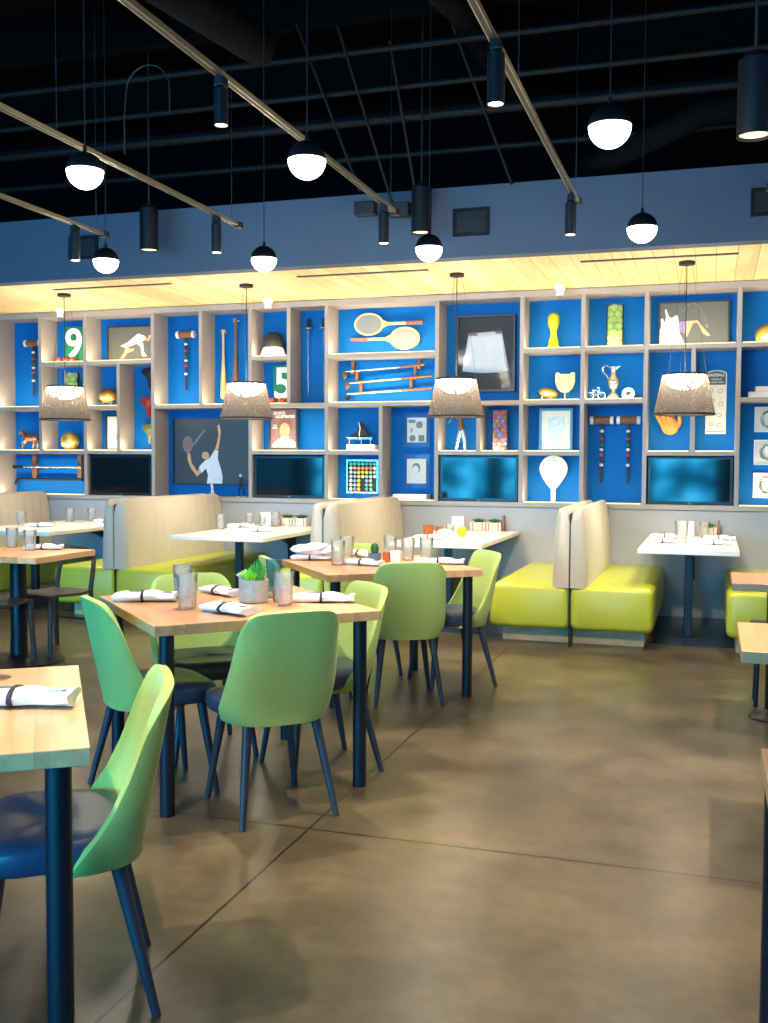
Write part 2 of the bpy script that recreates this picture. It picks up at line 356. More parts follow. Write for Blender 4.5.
# near wall with a run of tall windows
wins=[(-9.2,-7.2),(-6.9,-4.9),(-4.6,-2.6),(-1.3,.1)]
w=MB(); w.box(XL,XR,YN-.15,YN,0,.35); w.box(XL,XR,YN-.15,YN,2.9,ZC)
xs=[XL]+[v for p in wins for v in p]+[XR]
for a,b in zip(xs[::2],xs[1::2]): w.box(a,b,YN-.15,YN,.35,2.9)
struct(w.build('wall_near','paint_grey',smooth=False))
for i,(a,b) in enumerate(wins):
    wo=bpy.data.objects.new('window_%d'%(i+1),None); C.objects.link(wo); struct(wo); wo.location=(a,YN-.1,.35)
    g=MB(); g.box(0,b-a,-.02,0,0,2.55); g.build('daylight_pane','sky',wo,smooth=False)
    fr=MB()
    for x in (0,(b-a)/2-.03,b-a-.06): fr.box(x,x+.06,.0,.06,0,2.55)
    for z in (0,1.7,2.49): fr.box(0,b-a,.0,.06,z,z+.06)
    fr.build('window_frame','black_metal',wo,smooth=False)
# dropped soffit: blue-grey fascia, wooden underside
struct(MB().box(XL,XR,7.76,7.9,2.93,3.46).build('trim_1','fascia',smooth=False),'blue grey fascia board over the wooden soffit')
struct(MB().box(XL,XR,7.765,YB+.04,2.935,2.975).build('ceiling_soffit','soffit',smooth=False),'pale wood plank soffit')
for i,(a,b) in enumerate(((-5.816,-4.6),(-3.395,-2.24),(-1.008,.16))):
    o=MB().box(a,b,8.19,8.235,2.928,2.937).build('ceiling_slot','frame_metal',smooth=False); struct(o,'thin dark linear slot in the soffit')

# ---------------------------------------------------------------- shelving
VX=[-7.43,-6.878,-6.324,-5.516,-4.416,-3.601,-2.489,-1.684,-1.129,-.575,.205,.99]
unit=thing('display_shelving','built-in taupe display shelving with blue back panels along the wall','shelving',(0,YW,0))
T=.038; e=.001
def V(x,z0,z1,t=T): MB().box(x-t/2,x+t/2,0,DEP-e,z0,z1).build('divider','laminate',unit,smooth=False,bevel=.002)
def S(x0,x1,z): MB().box(x0+T/2,x1-T/2,.0,DEP-e,z-T,z).build('shelf','laminate',unit,smooth=False,bevel=.002)
zt=2.875
for i,x in enumerate(VX):
    if i==1: V(x,ZS[1],zt)
    else: V(x,ZS[0],zt)
MB().box(VX[0]-1.2,VX[-1]+.6,-.01,DEP,zt,2.93).build('top_board','laminate',unit,smooth=False,bevel=.002)
MB().box(VX[0]-1.2,VX[-1]+.6,-.012,DEP,ZS[0]-.045,ZS[0]).build('sill_board','laminate',unit,smooth=False,bevel=.002)
MB().box(VX[0]-1.2,VX[-1]+.6,DEP,DEP+.02,ZS[0],zt).build('back_panel','blue',unit,smooth=False)
x=VX
V(-7.98,ZS[0],zt); V(-8.55,ZS[0],zt); S(-7.98,x[0],ZS[1]); S(-7.98,x[0],ZS[3]); S(-8.55,-7.98,ZS[2])
S(x[0],x[1],ZS[2]); S(x[1],x[2],ZS[2]); S(x[1],x[2],ZS[3]); S(x[0],x[1],ZS[1]); S(x[1],x[2],ZS[1])
S(x[2],x[3],ZS[3]); S(x[2],x[3],ZS[1]); V(-5.923,ZS[1],ZS[3]-T); S(x[2],-5.923,ZS[2])
S(x[3],x[4],ZS[2]); V(-4.966,ZS[2],zt)
V(-4.0,ZS[2],zt); S(x[4],-4.0,ZS[3]); S(x[4],x[5],ZS[2]); S(x[4],x[5],ZS[1])
S(x[5],x[6],ZS[3]); S(x[5],x[6],ZS[2]); V(-3.043,ZS[0],ZS[2]-T); S(x[5],-3.043,ZS[1])
S(x[6],x[7],ZS[2]); S(x[6],x[7],ZS[1]); V(-2.085,ZS[1],ZS[2]-T)
for z in ZS[1:4]: S(x[7],x[8],z)
S(x[8],x[9],ZS[2]); S(x[8],x[9],ZS[3])
S(x[9],x[10],ZS[3]); S(x[9],x[10],ZS[1]); V(-.171,ZS[1],ZS[3]-T)
S(x[10],x[11],ZS[3]); S(x[10],x[11],ZS[2])

LIGHTS=[]
def area(name,loc,rot,sx,sy,power,col,spread=180):
    l=bpy.data.lights.new(name,'AREA'); l.shape='RECTANGLE'; l.size=sx; l.size_y=sy; l.energy=power; l.color=col; l.spread=R(spread)
    o=bpy.data.objects.new(name,l); C.objects.link(o); o.location=loc; o.rotation_euler=tuple(R(a) for a in rot); LIGHTS.append(o); return o
WARM=(1,.79,.46); CUB=1.0
def strip(x0,x1,z,p=1.0,top=False):
    """LED strip lying on a shelf (or under the board above) just behind its front lip"""
    w=x1-x0-T-.02; cx=(x0+x1)/2
    if top: MB().box(cx-w/2,cx+w/2,.012,.022,z-.008,z).build('led_strip','led',unit,smooth=False)
    else: MB().box(cx-w/2,cx+w/2,.012,.022,z,z+.007).build('led_strip','led',unit,smooth=False)
    area('cubby_light',(cx,YW+.026,z-.012 if top else z+.012),(-35,0,0) if top else (152,0,0),w,.012,4.0*p*w*CUB,WARM)
B=[  # lit cubbies: x0,x1,z floor,power
 (x[0],x[1],ZS[2],1.0),(x[0],x[1],ZS[1],.8),(x[0],x[2],ZS[0],.9),
 (x[1],x[2],ZS[3],1.0),(x[1],x[2],ZS[2],.8),(x[1],x[2],ZS[1],.8),
 (x[2],x[3],ZS[3],.9),(x[2],-5.923,ZS[2],.8),(x[2],-5.923,ZS[1],.8),(-5.923,x[3],ZS[1],1.0),
 (x[3],-4.966,ZS[2],1.0),(-4.966,x[4],ZS[2],1.0),(x[4],-4.0,ZS[3],1.0),(x[4],-4.0,ZS[2],.4),
 (x[4],x[5],ZS[1],1.0),(x[5],x[6],ZS[3],1.3),(x[5],x[6],ZS[2],1.3),(x[5],-3.043,ZS[1],.8),(x[5],-3.043,ZS[0],.8),
 (x[6],-2.085,ZS[1],1.0),(-2.085,x[7],ZS[1],.8),
 (x[7],x[8],ZS[3],1.0),(x[7],x[8],ZS[2],1.0),(x[7],x[8],ZS[1],.35),(x[7],x[8],ZS[0],1.2),
 (x[8],x[9],ZS[3],1.0),(x[8],x[9],ZS[2],1.1),(x[8],x[9],ZS[0],.25),
 (x[9],x[10],ZS[3],.7),(x[9],-.171,ZS[1],.9),(-.171,x[10],ZS[1],.9),
 (x[10],x[11],ZS[3],.9),(x[10],x[11],ZS[0],.9),(-3.043,x[6],ZS[0],.15)]
for a in B: strip(*a)

# ---------------------------------------------------------------- things on the shelves
def on(Y): return Y
def tv(X0,X1,Z1,label):
    t=thing('television',label,'television',((X0+X1)/2,YW+.03,ZS[0]),0,'televisions in the shelving')
    w=(X1-X0)/2; h=Z1-ZS[0]
    MB().box(-w,w,0,.05,.002,h).build('housing','bezel',t,bevel=.004)
    MB().box(-w+.025,w-.025,-.002,.003,.03,h-.02).build('screen','screen',t,smooth=False)
    MB().box(-.012,.012,-.006,-.001,.008,.02).build('logo','print_grey',t,smooth=False)
tv(-6.29,-5.555,1.41,'flat black television under the framed print beside the leftmost booth')
tv(-4.385,-3.63,1.415,'flat black television under the framed magazine cover')
tv(-2.458,-1.712,1.42,'wall television with a teal reflection, below the golfer figurine')
tv(-.545,.178,1.42,'television above the rightmost white booth table')

def figure(parent,name,m,polys,fx,fz,y):
    mb=MB()
    for k,p in enumerate(polys): mb.prism([(fx(a),fz(b)) for a,b in p],y-.0015*(k%3)-.0015,y)
    return mb.build(name,m,parent,smooth=False)
def frame(name,label,cat,X0,X1,Z0,Z1,Y,fm,pm,fw=.015,mat_w=0,mm='paper',group=None,depth=.02):
    t=thing(name,label,cat,((X0+X1)/2,Y,Z0),0,group)
    w=(X1-X0)/2; h=Z1-Z0
    fr=MB()
    fr.box(-w,w,-depth,0,0,fw); fr.box(-w,w,-depth,0,h-fw,h); fr.box(-w,-w+fw,-depth,0,fw,h-fw); fr.box(w-fw,w,-depth,0,fw,h-fw)
    fr.build('frame',fm,t,smooth=False)
    if mat_w:
        MB().box(-w+fw,w-fw,-.006,-.001,fw,h-fw).build('mount_board',mm,t,smooth=False)
        a=fw+mat_w; MB().box(-w+a,w-a,-.008,-.0061,a,h-a).build('print',pm,t,smooth=False)
    else: MB().box(-w+fw,w-fw,-.008,-.001,fw,h-fw).build('print',pm,t,smooth=False)
    return t,w,h
# tennis print
t,w,h=frame('framed_picture','large dark print of a white-shirted tennis player serving, above the second booth from left','picture',-5.434,-4.45,1.11,1.808,YB-.01,'frame_metal','pic_dark')
fx=lambda a:-w+(a-35)/665*2*w*.952; fz=lambda b:h*(1-(b-75)/590)
figure(t,'player_shirt','print_white',[[(255,500),(300,450),(345,420),(380,355),(410,360),(405,430),(430,520),(445,590),(440,655),(315,655),(325,580),(310,520),(270,560),(240,555)]],fx,fz,-.0085)
figure(t,'player_skin','skin',[[(380,360),(400,290),(412,220),(403,140),(420,132),(430,190),(425,260),(410,350)],[(305+30*math.cos(a*.5),405+34*math.sin(a*.5)) for a in range(12)][::-1],[(270,555),(235,590),(180,510),(155,430),(160,385),(175,385),(190,470),(235,545),(258,520)]],fx,fz,-.0085)
mb=MB(); mb.ring((fx(158),fz(305)),.058,.085,.008,-.012,-.0085); mb.prism([(fx(148),fz(355)),(fx(170),fz(355)),(fx(166),fz(405)),(fx(156),fz(405))],-.011,-.0085); mb.build('printed_racket','print_grey',t)
mb=MB(); mb.prism(circ(fx(158),fz(305),.05,.077),-.0105,-.0085); mb.build('printed_strings','print_mauve',t)
figure(t,'printed_haze','print_grey',[[(192,330),(205,290),(290,180),(300,185),(225,300)]],fx,fz,-.0085)
# sprinter print
t,w,h=frame('framed_picture','dark framed print of a crouching sprinter above the gold helmet','picture',-6.19,-5.59,2.41,2.79,YB-.06,'frame_metal','pic_grey')
fx=lambda a:-w+(a-65)/335*2*w*.93; fz=lambda b:h*(1-(b-45)/262)
figure(t,'runner_body','print_white',[[(160,190),(210,170),(290,105),(340,125),(335,155),(290,172),(240,192),(200,205)],[(290,165),(325,175),(330,240),(350,262),(348,272),(318,270),(308,200),(285,180)]],fx,fz,-.0085)
figure(t,'runner_leg','skin',[[(200,200),(240,215),(262,208),(255,228),(212,242),(180,290),(150,293),(190,235)]],fx,fz,-.0085)
figure(t,'runner_arm','skin',[[(340,128),(362,148),(366,120),(383,118),(380,135),(368,162),(343,155)]],fx,fz,-.0085)
# hockey player print
t,w,h=frame('framed_picture','grey framed print of a leaping player above the rightmost lamp shade','picture',-.486,.125,2.415,2.81,YB-.06,'frame_metal','pic_grey')
fx=lambda a:-w+(a-40)/665*2*w; fz=lambda b:h*(1-(b-75)/378)
figure(t,'player_kit','print_white',[[(50,448),(50,330),(70,280),(62,225),(80,212),(105,255),(112,200),(100,140),(115,140),(140,200),(165,215),(200,195),(222,195),(232,250),(240,340),(290,430),(280,448)]],fx,fz,-.0085)
figure(t,'player_torso','print_lilac',[[(230,250),(300,245),(312,300),(290,350),(240,330)]],fx,fz,-.0095)
figure(t,'player_arm','skin',[[(300,245),(410,240),(445,285),(480,320),(530,370),(500,376),(455,345),(410,262),(370,262),(340,320),(312,380),(295,350)]],fx,fz,-.0085)
mb=MB(); mb.tube([(fx(a),-.0095,fz(b)) for a,b in ((270,165),(295,125),(330,100),(375,92),(425,125),(465,195),(485,260))],.004,6); mb.prism(circ(fx(495),fz(290),.014,.018),-.011,-.0085); mb.build('ball_trail','print_grey',t)
# magazine cover
t,w,h=frame('framed_picture','small framed magazine cover with a smiling portrait and white title','picture',-4.305,-3.985,1.475,1.905,YB-.07,'frame_metal','print_mauve',.022)
figure(t,'printed_hair','print_brown',[circ(.02,.24,.085,.075)],lambda a:a,lambda b:b,-.0085)
figure(t,'printed_face','skin',[circ(.015,.20,.055,.075)],lambda a:a,lambda b:b,-.0105)
figure(t,'printed_shirt','print_white',[[(-.03,.135),(.06,.135),(.09,.03),(-.05,.03)],[(-.12,.03),(-.12,.06),(-.05,.12),(-.06,.03)],[(.08,.11),(.128,.08),(.128,.03),(.09,.03)]],lambda a:a,lambda b:b,-.0085)
text(t,'title','SPORTS',.042,(-.045,-.0095,.372),'white',bold=.001,sx=.9); text(t,'subtitle','ILLUSTRATED',.036,(.02,-.0095,.338),'white',bold=.001,sx=.95)
text(t,'caption','THE\nSTAR',.024,(-.095,-.0095,.235),'white')
# small framed photo lower left
t,w,h=frame('framed_picture','small black framed photo standing left of the saddles','picture',-6.21,-5.96,1.469,1.85,YB-.07,'frame_metal','paper',.02)
figure(t,'printed_player','print_grey',[circ(.045,.24,.022),[(.02,.22),(.07,.22),(.085,.12),(.06,.07),(.03,.07),(.0,.14)]],lambda a:a,lambda b:b,-.0085)
# pale frame, bay 11-12
t,w,h=frame('framed_picture','pale certificate in a blue mount directly above the white padel racket','picture',-1.55,-1.24,1.469,1.868,YB-.06,mat('pale_blue_frame',(70,130,180),.4,noise=.05),'paper_b',.022,.055)
# acrylic frames with prints
def acrylic(Z0,label,face):
    t=thing('acrylic_frame',label,'picture',(-2.755,YB-.004,Z0),0,'clear acrylic frames')
    MB().box(-.132,.132,-.03,-.003,0,.335).build('acrylic_block','acrylic',t,smooth=False)
    MB().box(-.095,.1,-.035,-.0305,.05,.29).build('print','paper',t,smooth=False)
    fn=lambda a:a
    if face:
        figure(t,'printed_hair','print_grey',[circ(0,.2,.042,.05)],fn,fn,-.0355)
        figure(t,'printed_face','paper',[circ(-.006,.185,.032,.038)],fn,fn,-.0385)
    else: figure(t,'printed_text','print_grey',[[(-.08,.27),(-.01,.27),(-.01,.24),(-.08,.24)],circ(.03,.22,.035),[(-.07,.2),(-.05,.14),(-.03,.2),(-.05,.17)],circ(-.04,.09,.032),[(.02,.12),(.08,.12),(.08,.06),(.02,.06)]],fn,fn,-.0355)
acrylic(1.503,'clear acrylic frame with a sketched advert, upper of the pair',False)
acrylic(1.102,'clear acrylic frame with a small portrait, lower of the pair',True)
def book(X0,X1,Z0,Z1,Y,m,label,pages='paper'):
    t=thing('book',label,'book',((X0+X1)/2,Y,Z0)); w=(X1-X0)/2; h=Z1-Z0
    c=MB(); c.box(-w,w,-.09,.09,0,.004); c.box(-w,w,-.09,.09,h-.004,h); c.box(-w,-w+.006,-.09,.09,.004,h-.004); c.build('cover',m,t,smooth=False)
    MB().box(-w+.006,w-.004,-.086,.086,.004,h-.004).build('pages',pages,t,smooth=False)
book(-2.93,-2.6,ZS[0]+.002,1.05,YW+.14,'white','white book lying flat under the two acrylic frames')
book(.29,.55,ZS[2]+.001,1.985,YW+.14,'white','thick white book at the bottom of the right-hand stack')
book(.346,.54,1.9855,2.03,YW+.14,'pink','pink book lying on top of the white book')
# shorts shadow box
t=thing('shadow_box','dark shadow box holding white tennis shorts','picture',(-2.075,YB-.003,2.035))
mb=MB(); 
for a in ((-.285,.285,-.06,0,0,.02),(-.285,.285,-.06,0,.705,.725),(-.285,-.265,-.06,0,.02,.705),(.265,.285,-.06,0,.02,.705)): mb.box(*a)
mb.build('frame','frame_metal',t,smooth=False)
MB().box(-.265,.265,-.01,-.001,.02,.705).build('backing','black',t,smooth=False)
xs_=[-.165,-.08,.02,.1,.165]; 
mb=MB(); top=[(-.17,.56),(.15,.575)]; n=16
rg=[]
for j in range(7):
    v=j/6; z=.56-.36*v; wl=-.17-.06*v; wr=.15+.075*v
    rg.append([(wl+(wr-wl)*i/n,-.022-.012*math.sin(i*1.7+v)*v-.004*math.sin(i*3.1),z+.012*i/n*(1-v)-.02*abs(math.sin(PI*(i/n)))*v) for i in range(n+1)])
mb.loft(rg,cap=False,closed=False); o=mb.build('shorts','cloth',t); sm=o.modifiers.new('s','SOLIDIFY'); sm.thickness=.006
mb=MB(); mb.box(-.165,-.085,-.03,-.024,.535,.56); mb.box(.09,.15,-.03,-.024,.55,.575); mb.build('waistband','print_mauve',t,smooth=False)
MB().box(-.262,.262,-.056,-.054,.022,.703).build('glass_front',glass_mat('shadow_box_glass',(248,250,252),.98),t,smooth=False)
# signs 9 and 5 with croquet balls
def numsign(X0,X1,Z0,Z1,num,label,balls,blabel):
    t=thing('number_sign',label,'sign',((X0+X1)/2,YB-.09,Z0)); w=(X1-X0)/2; h=Z1-Z0
    MB().box(-w,w,0,.012,0,h).build('board','green',t,smooth=False,bevel=.002)
    text(t,'numeral',num,h*1.12,(0,-.003,h*.5),'white',bold=.008)
    for i,bx in enumerate(balls):
        o=MB().ball((0,0,0),.033,seg=18).build('croquet_ball','red'); o.location=(bx,YB-.15,Z0+.033)
        tag(o,blabel[i],'ball','red croquet balls')
numsign(-6.70,-6.48,ZS[3]+.001,2.8,'9','green sign with a white number nine',(-6.735,-6.65,-6.565),('red ball at the outer left before the nine','middle red ball before the nine sign','red ball at the right before the nine sign'))
numsign(-4.25,-4.03,ZS[2]+.001,2.33,'5','green sign with a white number five',(-4.245,-4.13),('red ball at the left foot of the five sign','red ball at the right foot of the five sign'))
# croquet mallets hung on the back panel
def mallet(X,Ztop,hw,length,label,first=[None]):
    if first[0] is not None:
        return dup(first[0],(X,YB-.045,Ztop),None,label)
    t=thing('croquet_mallet',label,'mallet',(X,YB-.045,Ztop),0,'croquet mallets hung in the shelving')
    MB().cyl((-hw*.72,0,-.04),(hw*.72,0,-.04),.037,seg=18).build('head','wood_m',t)
    MB().cyl((-hw,0,-.04),(-hw*.72,0,-.04),.038,seg=18).cyl((hw*.72,0,-.04),(hw,0,-.04),.038,seg=18).build('head_ring','white',t)
    MB().cyl((0,0,-.07),(0,0,-length),.013,.011).build('shaft','dark_wood',t)
    for z,m in ((.14,'white'),(.21,'red'),(.27,'green'),(.31,'white'),(.36,'red'),(.45,'white')):
        MB().ball((0,0,-z),.019,sz=.9,seg=12).build('painted_bead',m,t)
    first[0]=t; return t
mallet(-5.262,2.718,.105,.62,'croquet mallet hanging just left of the baseball bats')
mallet(-7.14,2.683,.1,.6,'croquet mallet hanging in the leftmost bay')
mallet(-.976,1.795,.1,.6,'left mallet of the pair hanging between the racket and the mitt')
mallet(-.736,1.793,.1,.6,'right mallet of the pair hanging between the racket and the mitt')
# baseball bats
def bat(X,Zk,L,m,label):
    t=thing('baseball_bat',label,'bat',(X,YB-.05,Zk),0,'baseball bats hung by the knob')
    MB().lathe([(.002,0),(.026,-.004),(.026,-.016),(.014,-.025),(.0125,-.22),(.016,-.34),(.029,-L*.75),(.032,-L*.95),(.028,-L+.01),(.004,-L)],seg=16).build('bat_body',m,t)
    MB().box(-.03,.045,.0,.04,-.04,-.03).build('hook','silver',t,smooth=False)
bat(-4.83,2.715,.72,'wood_l','pale ash baseball bat hanging left of the brown one')
bat(-4.69,2.83,.82,'wood_m','brown baseball bat hanging beside the pale one')
# fencing mask
t=thing('fencing_mask','fencing mask with dark mesh and white bib','mask',(-4.225,YW+.15,ZS[3]))
MB().ball((0,0,.15),.105,sx=.95,sy=1.0,sz=1.0,seg=24,z0=-.65).build('mesh_dome','mesh_black',t)
MB().loft([[(.13*math.cos(a)*k,.11*math.sin(a)*k-.01,z) for a in [2*PI*i/24 for i in range(24)]] for k,z in ((1.0,.001),(.98,.03),(.86,.08),(.74,.10))]).build('bib','cloth',t)
# epees
for X,l in ((-3.885,'left fencing foil hanging in the dark blue bay'),(-3.72,'right fencing foil beside the divider of the dark blue bay')):
    t=thing('fencing_foil',l,'sword',(X,YB-.06,2.69),0,'fencing foils')
    MB().cyl((0,0,.01),(0,0,.10),.016).build('grip','black',t)
    MB().lathe([(.045,.012),(.055,.004),(.05,-.006),(.02,-.016),(.004,-.018)],seg=20).build('guard','silver',t)
    MB().cyl((0,0,-.015),(0,0,-.66),.0035,.002,8).build('blade','steel',t)
# racks: two wide bays
def racket(X,Z,flip,label,tone):
    t=thing('tennis_racket',label,'racket',(X,YB-.05,Z),0,'wooden tennis rackets'); s=-1 if flip else 1
    MB().ring((0,0),.15,.11,.016,-.012,.012,36).build('frame','wood_l',t)
    MB().prism(circ(0,0,.135,.095,28),-.002,.002).build('strings',tone,t)
    MB().prism([(s*.12,.05),(s*.2,.012),(s*.2,-.012),(s*.12,-.05),(s*.15,0)],-.01,.01).build('throat','wood_l',t)
    MB().box(min(s*.19,s*.38),max(s*.19,s*.38),-.012,.012,-.013,.013).build('shaft','wood_l',t,bevel=.003)
    MB().box(min(s*.38,s*.56),max(s*.38,s*.56),-.017,.017,-.018,.018).build('grip','wood_m',t,bevel=.005)
racket(-3.245,2.712,False,'wooden tennis racket with its head to the left, upper of two',mat('grey_strings',(112,120,132),.7,noise=.25,nscale=160))
racket(-2.875,2.565,True,'wooden tennis racket with its head to the right, lower of two','string')
t=thing('golf_club_rack','wooden peg rack holding three golf clubs','rack',(-3.04,YB-.01,2.165))
for X in (-.36,-.29+.04,):
    pass
for k,(X,Z) in enumerate(((-.37,.13),(-.33,.04),(-.29,-.06),(.31,.17),(.27,.07),(.23,-.03))): MB().box(X-.014,X+.014,-.05,-.002,Z-.07,Z+.06).build('peg_block','wood_m',t,bevel=.004)
for k,(zl,zr,xa,xb,l) in enumerate(((.085,.14,-.45,.37,'golf club with a brown grip, topmost in the rack'),(-.03,.03,-.42,.45,'middle golf club in the wooden rack'),(-.135,-.09,-.42,.45,'lowest golf club in the wooden rack'))):
    g=thing('golf_club',l,'golf club',(-3.04,YB-.075,2.165),0,'golf clubs in the wooden rack')
    MB().cyl((xa,0,zl),(xb*.3,0,zl+(zr-zl)*.6),.007,.009,10).build('shaft','wood_l' if k else 'silver',g)
    MB().cyl((xb*.3,0,zl+(zr-zl)*.6),(xb,0,zr),.011,.013,10).build('grip','wood_m',g)
    mb=MB(); mb.ball((xa,0,zl-.035 if k!=1 else zl-.02),.035,sx=.75,sy=.6,sz=1.2 if k!=2 else .6,seg=12); mb.build('club_head','bronze' if k<2 else 'black',g)
# lower-left stick rack
t=thing('stick_rack','two brown wooden posts of the hockey stick rack','rack',(-6.96,YB-.01,1.27))
for X in (-.18,.40): MB().box(X-.025,X+.025,-.05,-.002,-.135,.145).build('post','wood_m',t,bevel=.005)
g=thing('hockey_stick','silver shafted stick across both rack posts','stick',(-6.96,YB-.08,1.285)); MB().cyl((-.43,0,0),(.435,0,0),.012,.012).build('shaft','silver',g); MB().cyl((-.43,0,0),(-.30,0,0),.016,.016).build('grip','black',g)
g=thing('hockey_stick','dark blue curved stick lying below the silver one','stick',(-6.96,YB-.06,1.13)); mb=MB(); mb.tube([(-.42,0,-.04),(-.41,0,0),(-.36,0,.022),(-.2,0,.02),(.435,0,.02)],.016,10); mb.build('shaft','navy_metal',g)
g.children[0].data.name='blue_stick'
# horse figurine
t=thing('horse_figurine','bronze prancing horse figurine on the lowest left shelf','figurine',(-7.13,YW+.15,ZS[1]))
mb=MB(); mb.tube([(-.05,0,.15),(-.02,0,.14),(.03,0,.13),(.08,0,.138),(.105,0,.125)],lambda u:.024+.02*math.sin(PI*min(1,u*.9+.1))**.8,12)
mb.tube([(-.03,0,.14),(-.065,0,.175),(-.085,0,.215)],lambda u:.034-.016*u,10); mb.tube([(-.078,0,.218),(-.11,0,.205),(-.145,0,.18)],lambda u:.019-.008*u,10); mb.cyl((-.082,.006,.225),(-.078,.008,.248),.007,.001,6)
mb.tube([(-.02,.015,.12),(-.06,.015,.09),(-.1,.015,.045),(-.115,.015,0)],lambda u:.013-.005*u,8); mb.tube([(-.01,-.015,.12),(-.05,-.015,.1),(-.09,-.015,.085),(-.08,-.015,.05)],lambda u:.013-.006*u,8)
mb.tube([(.08,.015,.12),(.1,.015,.07),(.085,.015,.035),(.095,.015,0)],lambda u:.018-.011*u,8); mb.tube([(.07,-.015,.12),(.065,-.015,.07),(.05,-.015,.035),(.06,-.015,0)],lambda u:.018-.011*u,8)
mb.build('body','bronze',t); mb=MB(); mb.tube([(.1,0,.13),(.135,0,.11),(.14,0,.06)],lambda u:.012-.007*u,8); mb.build('tail','dark_wood',t); MB().tube([(-.1,.0,.225),(-.075,0,.215),(-.05,0,.185),(-.03,0,.165)],.009,6).build('mane','dark_wood',t)
# soccer ball
o=MB().ball((0,0,.1),.1,seg=28).build('football','gold'); o.location=(-6.615,YW+.15,ZS[1]); tag(o,'round pale gold ball on the shelf left of the framed photo','ball')
# gold helmet on feet
t=thing('gold_helmet','round gold helmet on little feet','helmet',(-6.14,YW+.15,ZS[2]))
MB().ball((0,0,.105),.095,sx=1.05,sz=.75,seg=22).build('shell','gold',t); MB().ball((0,0,.13),.085,sx=1.08,sz=.8,seg=22,z0=.15).build('crown','bronze',t)
for X in (-.05,.05): MB().cyl((X,-.03,.0),(X,-.02,.05),.01).build('foot','silver',t)
# saddles
for X,Z,m,l in ((-5.68,2.34,'black','black bicycle saddle, topmost of three'),(-5.70,2.035,'dark_red','red bicycle saddle between the black and olive ones'),(-5.68,1.75,'olive','olive bicycle saddle, lowest of three')):
    t=thing('bicycle_saddle',l,'saddle',(X,YB-.02,Z),0,'bicycle saddles on the back panel')
    mb=MB(); rg=[]
    for z,wd,dp in ((0,.10,.03),(-.03,.105,.05),(-.07,.08,.055),(-.11,.04,.05),(-.16,.024,.045),(-.2,.02,.035),(-.215,.01,.02)):
        rg.append([(wd*math.cos(a),-.03-dp*max(0,math.sin(a)) if math.sin(a)>0 else -.028,z+(-.012*abs(math.cos(a)) if z>-.05 else 0)) for a in [2*PI*i/20 for i in range(20)]])
    mb.loft(rg); mb.build('cover',m,t)
    mb=MB(); mb.cyl((-.04,-.02,-.05),(-.015,-.02,-.18),.004,.004,6).cyl((.04,-.02,-.05),(.015,-.02,-.18),.004,.004,6); mb.build('rail','steel',t)
    t.rotation_euler=(0,0,0)
# white figures under the tennis print
def smallfig(X,m,label,h,arms):
    t=thing('figurine',label,'figurine',(X,YW+.12,ZS[0])); k=h/.24
    mb=MB(); mb.tube([(-.03*k,0,.008),(-.022*k,0,.06*k),(-.006*k,0,.12*k)],lambda u:.006+.003*u,8); mb.tube([(.035*k,0,.008),(.03*k,0,.06*k),(.008*k,0,.12*k)],lambda u:.006+.003*u,8)
    mb.tube([(0,0,.115*k),(0,0,.15*k),(-.002,0,.19*k)],lambda u:.01+.006*u,8)
    if arms: mb.tube([(0,0,.185*k),(.035*k,0,.17*k),(.045*k,0,.145*k)],.006,8); mb.tube([(0,0,.185*k),(-.02*k,0,.15*k),(.0,-.01,.13*k)],.006,8)
    mb.build('body',m,t); MB().ball((-.006,0,.215*k),.014,sz=1.2,seg=12).build('head','white',t)
    MB().box(-.045*k,-.015*k,-.02,.012,0,.008).box(.02*k,.05*k,-.02,.012,0,.008).build('shoe','white',t,smooth=False)
smallfig(-4.575,'black','slim black standing figurine with white shoes beside the tennis print',.245,True)
smallfig(-4.9,'white','small white figurine behind the booth under the tennis player print',.13,False)
# skate on a stand
t=thing('ice_skate','vintage black ice skate with a pale blade','skate',(-3.31,YW+.15,1.5285))
mb=MB(); mb.loft([[(-.10+.19*u,.025*math.cos(a)*wd,.07+zz+hh*.5+hh*.5*math.sin(a)) for a in [2*PI*i/12 for i in range(12)]] for u,wd,hh,zz in ((0,.5,.02,.0),(.15,1,.035,0),(.4,1.1,.06,0),(.5,1.1,.12,0),(.62,1,.17,0),(.8,.9,.12,.0),(1,.8,.04,0))]); mb.build('boot','black',t)
mb=MB(); mb.box(-.11,.135,-.004,.004,.055,.066); mb.build('blade','steel',t,smooth=False)
mb=MB(); mb.box(-.125,.12,-.03,.03,.066,.074); mb.build('sole','gold',t,bevel=.003)
mb=MB(); 
for X in (-.105,.02,.115): mb.cyl((X,0,.0),(X,0,.058),.004,.004,8)
mb.build('stand_rod','white',t)
mb=MB(); mb.tube([(.0,-.02,.22),(.02,-.035,.16),(.01,-.035,.1),(.02,-.04,.04)],.004,6); mb.build('lace','white',t)
book(-3.41,-3.13,ZS[1]+.001,1.527,YW+.15,'white','white book lying under the ice skate')
